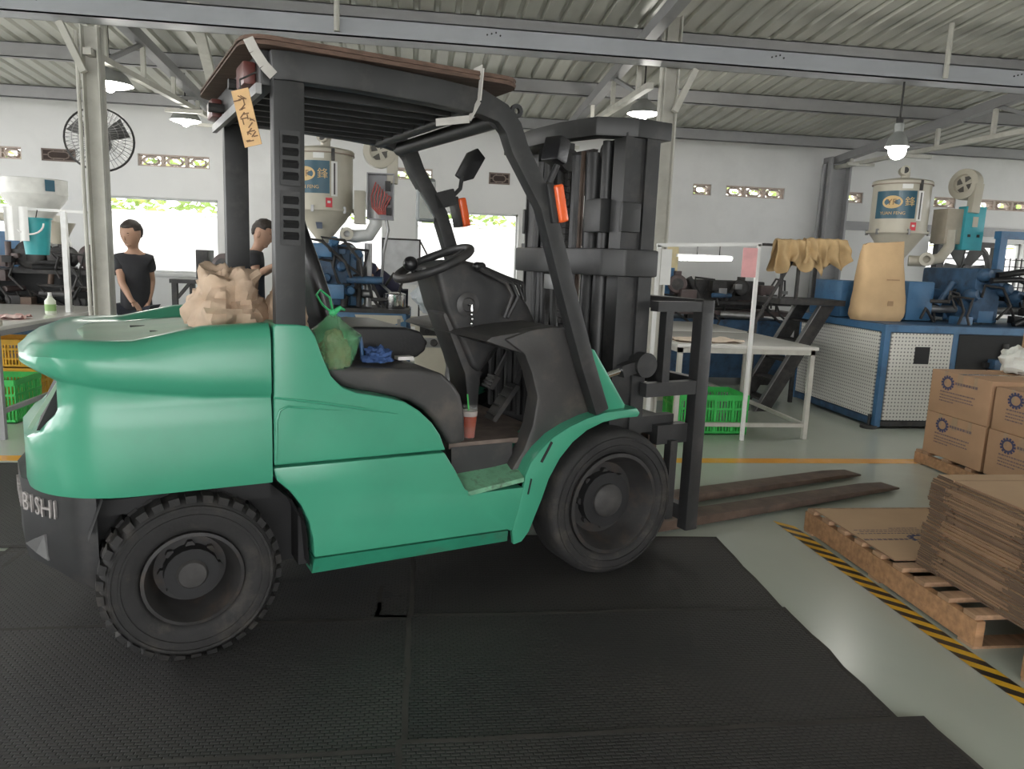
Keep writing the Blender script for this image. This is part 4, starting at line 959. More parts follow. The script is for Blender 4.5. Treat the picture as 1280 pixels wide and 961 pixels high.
# brown cloth draped over the rail
def drape(x0,x1,y,zt,drop_f,drop_b,seed,mt,label):
    n = 40; rows = []
    for i in range(n+1):
        u = i/n; row = []
        f_ = drop_f*(.75+.6*noise.noise(Vector((u*3.2,seed,0)))); bb = drop_b*(.8+.35*noise.noise(Vector((u*2.7,0,seed))))
        for j_ in range(-12,13):
            t = j_/12; a_ = abs(t); fold = (.035*math.sin(u*26+seed+2*t)+.03*noise.noise(Vector((u*8,t*3,seed))))*min(1,a_*2)
            x = lerp(x0,x1,u)+(.10*noise.noise(Vector((u*3,t*2,seed+5)))-.10*(.5-u))*a_
            y_ = y+(-1 if t < 0 else 1)*(.022+.05*a_**.6)+fold*(1 if t > 0 else -1)
            row.append(Vector((x, y_, zt+.012*noise.noise(Vector((u*9,0,seed)))-(f_ if t < 0 else bb)*a_**1.25)))
        rows.append(row)
    mb = MB().grid(rows); mb.grid([[p+Vector((0,.004 if k < 12 else -.004,-.008)) for k,p in enumerate(r_)] for r_ in rows])
    return solo('draped_cloth', mb, mt, label, 'cloth')
drape(3.78,4.22,7.64,1.85,.42,.36,3,CLOTH,'creased tan cloth draped over the stair handrail end')
drape(4.10,4.56,7.64,1.872,.34,.30,9,CLOTH,'second tan cloth bunched over the handrail beside the full sack')

# ------------------------------------------------------------------ machine pieces
def perf():
    M = bpy.data.materials.new('perforated_white'); M.use_nodes = True; nt = M.node_tree; N = nt.nodes; L = nt.links; b = N['Principled BSDF']; b.inputs['Roughness'].default_value = .45
    tc = N.new('ShaderNodeTexCoord'); sep = N.new('ShaderNodeSeparateXYZ'); L.new(tc.outputs['Object'], sep.inputs[0])
    def cell(o):
        m1 = N.new('ShaderNodeMath'); m1.operation = 'MULTIPLY'; m1.inputs[1].default_value = 1/.036; L.new(o, m1.inputs[0])
        m2 = N.new('ShaderNodeMath'); m2.operation = 'FRACT'; L.new(m1.outputs[0], m2.inputs[0])
        m3 = N.new('ShaderNodeMath'); m3.operation = 'SUBTRACT'; m3.inputs[1].default_value = .5; L.new(m2.outputs[0], m3.inputs[0])
        m4 = N.new('ShaderNodeMath'); m4.operation = 'POWER'; m4.inputs[1].default_value = 2; 
        m5 = N.new('ShaderNodeMath'); m5.operation = 'ABSOLUTE'; L.new(m3.outputs[0], m5.inputs[0]); L.new(m5.outputs[0], m4.inputs[0]); return m4.outputs[0]
    ad = N.new('ShaderNodeMath'); ad.operation = 'ADD'; L.new(sep.outputs[0], ad.inputs[0]); L.new(sep.outputs[1], ad.inputs[1])
    s_ = N.new('ShaderNodeMath'); s_.operation = 'ADD'; L.new(cell(ad.outputs[0]), s_.inputs[0]); L.new(cell(sep.outputs[2]), s_.inputs[1])
    lt = N.new('ShaderNodeMath'); lt.operation = 'LESS_THAN'; lt.inputs[1].default_value = .045; L.new(s_.outputs[0], lt.inputs[0])
    mx = N.new('ShaderNodeMix'); mx.data_type = 'RGBA'; mx.inputs[6].default_value = (.66,.65,.60,1); mx.inputs[7].default_value = (.16,.16,.16,1); L.new(lt.outputs[0], mx.inputs[0]); L.new(mx.outputs[2], b.inputs['Base Color'])
    return M
PERF = perf()
def hopper(r, x, y, z0, z1, R, zc, dirn, sc=1., extras=True):
    """hopper dryer: drum z0..z1, cone down to zc; dirn = way the label faces"""
    d = Vector((dirn[0],dirn[1],0)).normalized(); side = Vector((-d.y,d.x,0))
    body = part('hopper_drum', MB().lathe([(R*.16,zc-z0),(R*.17,zc-z0+.02),(R*.93,-.03),(R*.96,-.005),(R,-.004),(R,z1-z0-.03),(R*1.04,z1-z0-.028),(R*1.05,z1-z0),(R*1.0,z1-z0+.015),(R*.3,z1-z0+.05),(0,z1-z0+.05)],(x,y,z0),n=40), CREAM, r)
    part('drum_flange', MB().lathe([(R,-.012),(R*1.09,-.012),(R*1.09,.012),(R,.012)],(x,y,z0),n=40), CREAM, body)
    part('drum_rim', MB().lathe([(R,-.035),(R*1.055,-.035),(R*1.055,-.026),(R,-.026)],(x,y,z1),n=40), mat('rim_brown',(.25,.19,.15),.6), body)
    for k in range(6):
        a = 2*PI*k/6+.3; c = Vector((x+R*1.07*math.cos(a),y+R*1.07*math.sin(a),z0)); part('flange_clip', MB().box(c-Vector((.012,.012,.03)),c+Vector((.012,.012,.03))), STEEL, body, smooth=False)
    hz = z1-z0
    # wrapped label
    def wrap(u, v, lift=.002):   # u along the drum (m), v height
        a = u/R; q = d*math.cos(a)+side*math.sin(a); return Vector((x,y,z0+v))+q*(R+lift)
    def patch(u0,u1,v0,v1,lift,mt,name):
        n = 10; part(name, MB().grid([[wrap(lerp(u0,u1,i/n),v,lift) for i in range(n+1)] for v in (v0,v1)]), mt, body)
    patch(-.24*sc,.17*sc,hz*.26,hz*.80,.002,LABELB,'blue_label')
    n = 24; el = [( -.06*sc+.10*sc*math.cos(2*PI*k/n), hz*.58+.065*sc*math.sin(2*PI*k/n)) for k in range(n)]
    mb = MB().add([wrap(u,v,.004) for u,v in el]+[wrap(-.06*sc,hz*.58,.0045)], [(k,(k+1)%n,n) for k in range(n)]); part('gold_oval', mb, GOLD, body)
    for txt,u,v,s_,mt in (('YF',-.065*sc,hz*.575,.085*sc,mat('label_brown',(.16,.08,.03),.5)),('鋒',.105*sc,hz*.575,.10*sc,GOLD),('YUAN FENG',-.05*sc,hz*.36,.045*sc,GOLD)):
        o_ = text_part('label_lettering', txt, s_, Matrix.Identity(4), mt, body, depth=.0003); inv_ = frame_of(body).inverted()
        for v_ in o_.data.vertices: v_.co = inv_ @ wrap(u+v_.co.x, v+v_.co.y, .0055+v_.co.z)
    # sight gauge, latch, stickers
    patch(.185*sc,.245*sc,hz*.22,hz*.80,.004,WHITEP,'gauge_plate'); patch(.207*sc,.223*sc,hz*.25,hz*.77,.006,mat('gauge_dark',(.06,.055,.05),.3),'sight_gauge')
    patch(.02*sc,.12*sc,hz*.84,hz*.93,.002,WHITEP,'white_sticker'); patch(.135*sc,.195*sc,hz*.03,hz*.19,.003,REDL,'red_sticker'); patch(.15*sc,.18*sc,hz*.10,hz*.14,.004,WHITEP,'sticker_mark')
    p_ = wrap(.20*sc,hz*.9,.01); part('lid_latch', MB().box(p_-Vector((.015,.012,.05)),p_+Vector((.015,.012,.06))), IRON, body, bevel=.004)
    # inlet elbow on the lid
    part('lid_elbow', MB().cyl((x+.02,y,z1+.04),(x+.02,y,z1+.12),.045).cyl((x+.02,y+.05,z1+.13),(x+.02+d.x*.09,y+d.y*.09,z1+.13),.05), CREAM, body)
    part('elbow_mouth', MB().cyl((x+.02+d.x*.09,y+d.y*.09,z1+.13),(x+.02+d.x*.092,y+d.y*.092,z1+.13),.034), IRON, body)
    part('cone_plate', MB().grid([[Vector((x,y,z0))+(d*math.cos(a)+side*math.sin(a))*(rr)+Vector((0,0,zz)) for a in (.05,.2,.35)] for rr,zz in ((R*.74,-.12*sc),(R*.62,-.18*sc))]), mat('plate_grey',(.13,.15,.2),.4), body)
    return body
def blower(r, c, axis, R=.12):
    c = Vector(c); ax = Vector(axis).normalized()
    b_ = part('blower_scroll', MB().lathe([(R*.35,-.05),(R,-.05),(R*1.02,0),(R,.05),(R*.9,.055),(R*.62,.06),(R*.6,.02),(0,.02)],c,ax,n=32), CREAM, r)
    up_ = Vector((0,0,1)); sx = ax.cross(up_).normalized(); u2 = sx.cross(ax)
    for k in range(4):
        a = 2*PI*k/4+.4; q0 = c+ax*.024
        pts = [q0+(sx*math.cos(a+da)+u2*math.sin(a+da))*rr for da,rr in ((-.15,R*.12),(-.5,R*.5),(.0,R*.57),(.45,R*.55),(.25,R*.2))]
        part('inlet_hole', MB().add(pts,[(0,1,2,3,4)]), mat('inlet_dark',(.10,.095,.085),.7), b_, smooth=False)
    part('blower_motor', MB().cyl(c-ax*.05,c-ax*.20,R*.5), CREAM, b_)
    part('blower_outlet', MB().bar(c-sx*R*.8,c-sx*R*.8-u2*R*1.9,.10,.09), CREAM, b_, bevel=.006)
    return b_
def motor(r, c, axis, R, L_, mt=BROWNM):
    c = Vector(c); ax = Vector(axis).normalized()
    b_ = part('electric_motor', MB().lathe([(0,0),(R*.55,.0),(R*.9,.012),(R,.03),(R,.08),(R*.93,.085),(R*.93,L_-.05),(R,L_-.04),(R,L_),(R*.5,L_+.02),(0,L_+.02)],c,-ax,n=28), mt, r)
    part('motor_cowl', MB().lathe([(R*.62,-.004),(R*.2,-.006),(0,-.006)],c,-ax,n=20), IRON, b_)
    part('motor_box', MB().box(c-ax*L_*.6+Vector((-.04,-.04,R*.8)),c-ax*L_*.6+Vector((.04,.04,R*1.35))), mt, b_, bevel=.005)
    part('motor_foot', MB().box(c-ax*L_*.9+Vector((-R*.8,-.02,-R*1.12)),c-ax*L_*.2+Vector((R*.8,.02,-R*.8))), mt, b_, smooth=False)
def clutter(r, x0,x1,y0,y1,z0,z1, seed, n, mats):
    rr = random.Random(seed)
    for k in range(n):
        x,y,z = rr.uniform(x0,x1),rr.uniform(y0,y1),rr.uniform(z0,z1); mt = mats[rr.randrange(len(mats))]; q = rr.random(); s_ = rr.uniform(.03,.10)
        if q < .35: part('valve_block', MB().box((x-s_,y-s_*.8,z-s_*.7),(x+s_,y+s_*.8,z+s_*.7)), mt, r, bevel=.006)
        elif q < .65:
            ax = Vector((rr.uniform(-1,1),rr.uniform(-.3,.3),rr.choice((0,0,1)))).normalized(); part('cylinder_rod', MB().cyl(Vector((x,y,z))-ax*s_*2,Vector((x,y,z))+ax*s_*2,s_*.45,n=14), mt, r)
        else:
            p0 = Vector((x,y,z)); part('hydraulic_hose', MB().tube([p0,p0+Vector((rr.uniform(-.1,.1),rr.uniform(-.05,.05),.12)),p0+Vector((rr.uniform(.0,.25),0,.10)),p0+Vector((rr.uniform(.1,.35),0,-.08)),p0+Vector((rr.uniform(.1,.35),0,-.22))],.014,8), IRON, r)

# --- right machine
mr_ = thing('moulding_machine', 'blue moulding machine with white perforated panels, sack and tall hopper dryer', 'machine', (5.9,7.6,0))
X0,X1,Y0,Y1,ZT = 4.57,7.6,6.79,8.46,1.03
part('machine_bed', MB().box((X0+.03,Y0+.03,.06),(X1,Y1-.03,ZT-.03)), BLUED, mr_, smooth=False)
for a,b in (((X0,Y0),(X0+.06,Y0+.06)),((X0,Y1-.06),(X0+.06,Y1)),((5.30,Y0),(5.36,Y0+.05)),((X1-.06,Y0),(X1,Y0+.06))): part('frame_post', MB().box((a[0],a[1],.02),(b[0],b[1],ZT)), BLUE, mr_, smooth=False)
part('frame_rail', MB().box((X0-.005,Y0-.005,ZT-.06),(X0+.07,Y1,ZT+.005)), BLUE, mr_, smooth=False); part('frame_rail', MB().box((X0+.07,Y0-.005,ZT-.06),(X1,Y0+.07,ZT+.005)), BLUE, mr_, smooth=False)
part('frame_rail', MB().box((X0-.005,Y0+.06,.03),(X0+.05,Y1-.06,.10)), BLUED, mr_, smooth=False); part('frame_rail', MB().box((X0+.06,Y0-.004,.03),(5.4,Y0+.06,.08)), IRON, mr_, smooth=False)
part('perforated_panel', MB().box((X0-.008,Y0+.07,.11),(X0+.02,Y1-.08,ZT-.07)), PERF, mr_, smooth=False, label='white perforated side panel')
part('perforated_panel', MB().box((X0+.07,Y0-.008,.09),(5.29,Y0+.02,ZT-.07)), PERF, mr_, smooth=False)
part('panel_opening', MB().box((4.90,Y0-.010,.66),(5.06,Y0-.002,.83)), BLACKD, mr_, smooth=False); part('panel_opening', MB().box((5.12,Y0-.010,.32),(5.29,Y0-.002,.50)), BLACKD, mr_, smooth=False)
part('levelling_foot', MB().cyl((X0-.03,Y0+.05,0),(X0-.03,Y0+.05,.03),.08).cyl((X0-.03,Y0+.05,.03),(X0-.03,Y0+.05,.14),.015), IRON, mr_)
part('worktop', MB().box((X0+.02,Y0+.02,ZT-.01),(X1,Y1,ZT+.012)), BLUED, mr_, smooth=False)
part('bed_gap', MB().box((5.36,Y0-.006,.10),(X1-.1,Y0+.04,ZT-.07)), BLACKD, mr_, smooth=False)
part('injection_barrel', MB().cyl((4.95,7.7,1.28),(7.3,7.7,1.28),.11), BLUED, mr_); part('guide_bar', MB().cyl((5.16,7.4,1.18),(7.3,7.4,1.18),.04), STEEL, mr_); part('guide_bar', MB().cyl((4.9,7.95,1.18),(7.3,7.95,1.18),.04), STEEL, mr_)
part('injection_block', MB().box((5.15,7.35,1.05),(5.45,8.0,1.46)), BLUE, mr_, bevel=.02); part('injection_block', MB().box((5.75,7.15,1.08),(6.05,8.0,1.62)), BLUED, mr_, bevel=.03)
for k in range(5): part('blue_valve', MB().lathe([(0,-.07),(.045,-.07),(.07,-.03),(.07,.03),(.045,.07),(0,.07)],(5.70+.12*k,7.12,1.34+.07*((k*3)%4)),(.3,-1,.2),n=12), BLUED, mr_)
part('hydraulic_hose', MB().tube([(5.9,7.05,1.55),(6.15,7.0,1.60),(6.45,7.0,1.55),(6.6,7.0,1.35),(6.5,7.0,1.10),(6.1,7.0,1.0)],.035,10), VINYL, mr_)
part('hydraulic_hose', MB().tube([(5.8,7.0,1.5),(6.1,6.98,1.52),(6.35,6.98,1.42),(6.4,6.98,1.2),(6.1,6.98,1.06)],.03,10), VINYL, mr_)
clutter(mr_,5.25,7.3,6.95,7.5,1.06,1.35,21,40,[BLUED,BLUE,IRON,IRON,BLACKD]); clutter(mr_,5.45,6.8,6.74,6.80,.45,.95,22,14,[BLUED,IRON,IRON])
part('blue_tank', MB().box((4.64,7.75,1.04),(4.95,8.4,1.44)), BLUE, mr_, bevel=.03)
part('gate_post', MB().box((6.30,7.55,1.04),(6.38,7.63,1.95)), BLUE, mr_, smooth=False); part('gate_post', MB().box((7.4,7.55,1.04),(7.48,7.63,1.95)), BLUE, mr_, smooth=False); part('gate_beam', MB().box((6.29,7.54,1.95),(7.49,7.64,2.03)), BLUE, mr_, smooth=False)
gm = MB()
for k in range(14): gm.box((6.40+.07*k,7.66,1.2),(6.41+.07*k,7.67,1.75))
for k in range(8): gm.box((6.38,7.66,1.2+.075*k),(7.4,7.67,1.21+.075*k))
part('wire_gate', gm, IRON, mr_, smooth=False, kind='stuff')
for p0,q0 in (((5.38,8.0,1.64),(5.38,8.0,1.05)),): part('hopper_throat', MB().cyl(p0,q0,.09,.14), BLUED, mr_)
hopper(mr_,5.38,8.0,1.985,2.53,.295,1.61,(-.62,-.8),1.05)
part('hot_air_pipe', MB().tube([(5.46,7.86,1.68),(5.60,7.78,1.68),(5.78,7.78,1.72),(5.87,7.78,1.84),(5.87,7.78,2.03)],.058,12), CREAM, mr_)
part('pipe_collar', MB().lathe([(.04,0),(.075,0),(.075,.03),(.04,.03)],(5.56,7.70,1.70),(-.5,-1,0)), CREAM, mr_)
bx = part('heater_box', MB().box((5.79,7.76,1.88),(6.0,8.0,2.26)), mat('heater_beige',(.38,.34,.27),.5), mr_, bevel=.006)
blower(mr_,(6.02,7.84,2.53),(-.93,-.35,.08),.165)
pb = part('control_box', MB().box((5.98,7.72,1.82),(6.22,7.85,2.29)), TEAL, mr_, bevel=.006, label='teal control box')
part('box_meter', MB().box((6.07,7.712,2.07),(6.13,7.72,2.18)), CREAM, pb, smooth=False); part('box_switch', MB().box((6.03,7.712,1.96),(6.06,7.72,1.99)), IRON, pb, smooth=False); part('box_switch', MB().box((6.14,7.712,1.96),(6.17,7.72,1.99)), IRON, pb, smooth=False)
part('power_cable', MB().tube([(6.05,7.75,1.82),(6.03,7.75,1.65),(5.93,7.8,1.5)],.008,6), IRON, mr_)
# sack on the machine
def sack(c, w_, d_, h, seed, lean=0):
    n, m_ = 28, 16; c = Vector(c); rows = []
    for j in range(m_+1):
        t = j/m_; row = []
        wz = w_/2*(1.06-.16*t+.05*math.sin(t*PI)); dz = d_/2*(1.05*(1-t**3*.92)); e = .38 if t < .15 else .55
        if j == 0: wz *= .9; dz *= .85
        for i in range(n):
            a = 2*PI*i/n; ca,sa = math.cos(a),math.sin(a)
            p = Vector((wz*math.copysign(abs(ca)**e,ca), dz*math.copysign(abs(sa)**e,sa), h*t+(.05*w_*ca if t > .9 else 0)))
            p += Vector((.012*noise.noise(p*6+Vector((seed,0,0))), .03*noise.noise(p*5+Vector((0,seed,0))), .0)); p.x += lean*t
            if t > .93: p.z += .02*noise.noise(Vector((ca*3,seed,0)))-.03*abs(ca)**3*0
            row.append(c+p)
        rows.append(row+[row[0]])
    mb = MB().grid(rows); mb.add(rows[0][:-1],[tuple(range(n))]); mb.add(rows[-1][:-1],[tuple(range(n))]); return mb
r = thing('paper_sack','full brown paper sack standing on the perforated machine','sack',(4.83,7.36,ZT+.012))
part('sack_body', sack((4.83,7.36,ZT+.0125),.50,.26,.80,3,-.02), SACK, r)
for k,(zz,hh,w_) in enumerate(((1.46,.012,.14),(1.20,.05,.06))): part('sack_print', MB().box((4.86-w_/2+.02,7.222,zz),(4.86+w_/2+.02,7.226,zz+hh)), mat('sack_ink',(.34,.22,.12),.8), r, smooth=False)
# --- exhaust fan in the right window
ef = thing('exhaust_fan','large dark exhaust fan set in the right-hand window','fan',(8.55,10.9,1.2))
part('fan_frame', MB().box((8.02,10.86,1.21),(8.10,10.98,2.07)).box((9.0,10.86,1.21),(9.08,10.98,2.07)).box((8.1,10.86,1.99),(9.0,10.98,2.07)).box((8.1,10.86,1.21),(9.0,10.98,1.29)), IRON, ef, smooth=False)
part('fan_ring', MB().lathe([(.40,-.05),(.44,-.05),(.44,.05),(.40,.05),(.40,-.05)],(8.55,10.93,1.64),(0,1,0),n=36), IRON, ef)
for k in range(6):
    a = 2*PI*k/6; d_ = Vector((math.cos(a),0,math.sin(a))); e_ = Vector((-math.sin(a),.5,math.cos(a)))
    c = Vector((8.55,10.93,1.64)); part('fan_blade', MB().add([c+d_*.06-e_*.05,c+d_*.37-e_*.10,c+d_*.38+e_*.09,c+d_*.06+e_*.05],[(0,1,2,3)]), mat('fan_blade_grey',(.12,.12,.12),.5), ef, smooth=False)
part('fan_hub', MB().cyl((8.55,10.86,1.64),(8.55,10.98,1.64),.08), IRON, ef)
for k in range(7): part('louvre_slat', MB().box((8.1,11.0,1.30+.1*k),(9.0,11.05,1.312+.1*k),(.5,0,0)), GREYST, ef, smooth=False)

# --- middle back machine with two brown motors
mm = thing('extruder_machine','dark machine with blue box and two brown motors behind the white tables','machine',(3.4,9.75,0))
part('machine_bed', MB().box((2.35,9.35,.1),(4.9,10.2,.86)), BLUED, mm, smooth=False); part('bed_leg', MB().box((2.4,9.4,0),(2.6,10.1,.1)), IRON, mm, smooth=False); part('bed_leg', MB().box((4.6,9.4,0),(4.8,10.1,.1)), IRON, mm, smooth=False)
part('slide_plate', MB().box((2.3,9.3,.92),(5.0,9.9,.98)), BROWNM, mm, smooth=False); part('slide_plate', MB().box((2.4,9.32,1.06),(4.9,9.8,1.10)), IRON, mm, smooth=False)
part('blue_housing', MB().box((2.80,9.4,1.10),(3.32,9.9,1.50)), BLUE, mm, bevel=.01)
motor(mm,(2.75,9.15,1.30),(-.3,-1,0),.12,.34); motor(mm,(3.28,9.15,1.30),(-.3,-1,0),.12,.34); motor(mm,(4.2,9.3,1.28),(-.3,-1,0),.10,.3,IRON)
part('dark_housing', MB().box((3.35,9.5,1.0),(4.6,9.9,1.36)), IRON, mm, bevel=.02)
clutter(mm,2.4,4.9,9.12,9.5,.85,1.3,31,46,[IRON,IRON,BROWNM,BLUED,STEEL])
cab = part('cream_cabinet', MB().box((2.45,9.95,.9),(3.55,10.4,1.78)), mat('cabinet_cream',(.68,.58,.34),.5), mm, bevel=.01)
part('cabinet_label', MB().box((2.72,9.945,1.46),(2.90,9.95,1.60)), WHITEP, cab, smooth=False)
hopper(mm,2.72,10.2,2.02,2.22,.15,1.80,(-.2,-1),.5)

# --- centre machine behind the forklift seat
mc = thing('hopper_machine','blue moulding machine with cream hopper dryer behind the forklift seat','machine',(-.6,7.5,0))
part('machine_bed', MB().box((-1.12,7.0,.0),(-.02,8.2,.98)), BLUED, mc, smooth=False)
part('cabinet_panel', MB().box((-.95,6.93,.3),(-.06,7.0,1.0)), BLUE, mc, bevel=.006)
part('peeling_paint', MB().add([(-.52,6.927,.98),(-.10,6.927,.98),(-.08,6.927,.93),(-.16,6.927,.90),(-.25,6.927,.91),(-.33,6.927,.87),(-.44,6.927,.88),(-.50,6.927,.92)],[tuple(range(8))]), CREAM, mc, smooth=False)
part('cabinet_top', MB().box((-1.0,6.90,1.0),(-.03,7.5,1.035)), IRON, mc, smooth=False)
part('dial', MB().lathe([(0,.02),(.035,.02),(.04,0)],(-.60,6.93,.92),(0,-1,0),n=16), STEEL, mc); part('sight_glass', MB().box((-.14,6.915,.80),(-.11,6.93,.95)), STEEL, mc, smooth=False); part('green_plate', MB().box((-.46,6.925,.80),(-.37,6.93,.825)), GCRATE, mc, smooth=False)
part('injection_block', MB().box((-.98,7.15,1.04),(-.58,7.7,1.60)), BLUED, mc, bevel=.02); part('injection_block', MB().box((-.62,7.2,1.04),(-.48,7.5,1.52)), BLUE, mc, bevel=.01)
clutter(mc,-1.0,-.5,7.0,7.15,1.15,1.6,43,16,[BLUE,BLUED,BLUE])
for k in range(7): part('blue_valve', MB().lathe([(0,-.05),(.03,-.05),(.045,-.03),(.045,.03),(.03,.05),(0,.05)],(-.93+.07*k,7.08,1.18+.11*((k*3)%5)),(.3,-1,.2),n=12), BLUE if k%2 else BLUED, mc)
part('steel_column', MB().cyl((-.42,7.2,1.03),(-.42,7.2,1.62),.035), STEEL, mc); part('steel_column', MB().cyl((-.50,7.15,1.03),(-.50,7.15,1.55),.025), IRON, mc)
clutter(mc,-.95,-.1,7.05,7.3,1.05,1.3,41,12,[IRON,BLUED,STEEL,IRON])
hopper(mc,-.86,7.5,1.915,2.45,.275,1.60,(-.30,-1),.98)
part('hot_air_pipe', MB().tube([(-.68,7.35,1.70),(-.55,7.33,1.68),(-.42,7.33,1.70),(-.36,7.33,1.80),(-.36,7.33,1.95)],.06,12), mat('pipe_white',(.62,.63,.62),.4), mc); part('pipe_collar', MB().lathe([(.03,0),(.06,0),(.06,.03),(.03,.03)],(-.62,7.28,1.70),(0,-1,0)), CREAM, mc)
part('heater_box', MB().box((-.56,7.3,1.80),(-.46,7.5,2.10)), CREAM, mc, bevel=.006)
cb = part('open_control_box', MB().box((-.44,7.30,1.84),(-.19,7.32,2.26)).box((-.44,7.22,1.84),(-.43,7.3,2.26)).box((-.20,7.22,1.84),(-.19,7.3,2.26)).box((-.44,7.22,2.25),(-.19,7.3,2.26)).box((-.44,7.22,1.84),(-.19,7.3,1.85)), mat('box_grey',(.33,.33,.35),.5), mc, smooth=False)
for q,(xx,zz,w_,h_) in enumerate(((-.25,2.15,.05,.09),(-.25,2.0,.04,.04),(-.24,1.92,.04,.07))): part('relay', MB().box((xx-w_/2,7.27,zz-h_/2),(xx+w_/2,7.30,zz+h_/2)), IRON, cb, smooth=False)
for k in range(7): part('red_wire', MB().tube([(-.36+.02*k,7.27,2.18-.02*k),(-.40+.03*k,7.25,2.05),(-.39+.02*k,7.26,1.95),(-.33+.01*k,7.27,1.89)],.007,6), mat('wire_red',(.45,.10,.09),.5), cb)
blower(mc,(-.33,7.32,2.46),(.05,-1,.0),.15)
part('drop_pipe', MB().tube([(-.26,7.25,1.84),(-.24,7.25,1.75),(-.28,7.25,1.55),(-.30,7.22,1.25),(-.18,7.1,1.15)],.014,8), STEEL, mc)
pt_ = thing('steel_pot','shiny steel pot standing on the blue machine cabinet','pot',(-.16,7.05,1.035))
part('pot_body', MB().lathe([(0,.0),(.085,.0),(.09,.01),(.09,.13),(.095,.135),(.086,.135),(.084,.012),(0,.012)],(-.16,7.05,1.0355)), CHROME, pt_); part('pot_lid', MB().lathe([(.094,.136),(.05,.15),(0,.152)],(-.16,7.05,1.0355)), CHROME, pt_)
# cream socket console and grey covered machine
cs = thing('socket_console','cream console with two rows of dark sockets behind the steering column','console',(.30,6.5,0))
part('console_body', MB().box((.02,6.4,.0),(.46,6.8,.98)), CREAM, cs, bevel=.01); part('console_tray', MB().box((-.02,6.34,.94),(.5,6.4,1.02)), CREAM, cs, smooth=False)
part('socket_panel', MB().box((.04,6.385,.76),(.42,6.4,.84)), mat('panel_grey',(.25,.25,.25),.5), cs, smooth=False)
for k in range(4): part('socket', MB().lathe([(0,.012),(.025,.012),(.032,0)],(.09+.09*k,6.385,.80),(0,-1,0),n=14), IRON, cs)
part('control_recess', MB().box((.06,6.39,.86),(.40,6.4,.935)), IRON, cs, smooth=False)
for k in range(3): part('control_knob', MB().cyl((.12+.09*k,6.36,.90),(.12+.09*k,6.39,.90),.022,n=12), BLACKD, cs)
gc = blob((.26,6.68,1.02),.2,(1.25,.9,1.0),8.3,.22); solo('plastic_cover', gc, mat('grey_film',(.36,.39,.40),.35,var=.2,stain=(.60,.25,.12),stain_amt=.8,stain_scale=4), 'grey plastic film heaped on the cream console', 'cover')
bf = thing('notice_board','thin framed board standing before the bright window','board',(-.1,9.2,0))
part('board_panel', MB().box((-.36,9.2,1.18),(.06,9.21,1.70)), mat('board_white',(.6,.61,.62),.6), bf, smooth=False)
part('board_leg', MB().bar((-.37,9.2,0),(-.37,9.2,1.72),.02,.02), IRON, bf, smooth=False); part('board_leg', MB().bar((.07,9.2,0),(.07,9.2,1.72),.02,.02), IRON, bf, smooth=False); part('board_top', MB().bar((-.38,9.2,1.71),(.08,9.2,1.71),.02,.02), IRON, bf, smooth=False); part('board_stay', MB().bar((.07,9.2,1.70),(.35,9.5,1.2),.015,.015), IRON, bf, smooth=False)

# --- left machine
ml = thing('granulator_machine','blue and dark machine under the white funnel hopper at the left table','machine',(-4.3,8.9,0))
part('machine_bed', MB().box((-6.4,8.75,.0),(-3.35,9.6,.72)), BLUED, ml, smooth=False); part('blue_beam', MB().box((-6.4,8.7,.72),(-3.25,8.78,.84)), BLUE, ml, smooth=False); part('blue_cabinet', MB().box((-4.9,9.3,.84),(-4.25,9.8,1.62)), BLUE, ml, smooth=False)
part('upper_shelf', MB().box((-6.2,8.7,1.18),(-3.3,9.3,1.23)), IRON, ml, smooth=False)
motor(ml,(-4.02,8.62,1.38),(.1,-1,0),.15,.36,IRON); motor(ml,(-3.75,8.66,1.36),(.1,-1,0),.12,.3,IRON); motor(ml,(-3.42,8.66,1.37),(.1,-1,0),.14,.3,BROWNM); motor(ml,(-4.6,8.6,1.36),(.1,-1,0),.15,.3,IRON)
part('white_guard', MB().lathe([(0,.0),(.26,.0),(.26,.05),(0,.05)],(-4.0,9.0,1.46),(0,-1,0),n=28), WHITEP, ml)
part('feed_trough', MB().box((-6,8.5,1.72),(-3.75,8.8,1.80)), CREAM, ml, bevel=.01); part('feed_spout', MB().lathe([(.06,-.14),(.17,.08)],(-3.72,8.62,1.64),n=20), CREAM, ml); part('spout_stay', MB().cyl((-3.72,8.7,1.23),(-3.72,8.7,1.52),.03), IRON, ml)
clutter(ml,-5.6,-3.5,8.5,8.8,.78,1.2,51,70,[IRON,IRON,BLACKD,BROWNM,RUST,BLUED])
clutter(ml,-5.0,-3.5,8.5,8.7,1.22,1.4,53,16,[IRON,BLACKD,BROWNM])
part('dark_backing', MB().box((-6.3,8.85,.84),(-3.3,8.9,1.2)), BLACKD, ml, smooth=False)
hp = part('funnel_hopper', MB().lathe([(.13,-.32),(.14,-.33),(.295,-.12),(.30,0.06),(.305,.065),(.29,.06)],(-3.87,8.5,2.08),n=32), mat('hopper_white',(.60,.60,.57),.45), ml); part('funnel_label', MB().lathe([(.302,-.09),(.303,.02)],(-3.87,8.5,2.08),n=40), mat('hopper_white2',(.58,.58,.55),.45), hp)
part('blue_sticker', MB().add([(-3.66,8.262,2.02),(-3.60,8.335,2.02),(-3.60,8.335,2.13),(-3.66,8.262,2.13)],[(0,1,2,3)]), LABELB, hp, smooth=False)
part('hopper_stand', MB().cyl((-3.87,8.5,1.80),(-3.87,8.62,1.72),.13,.13), CREAM, hp)
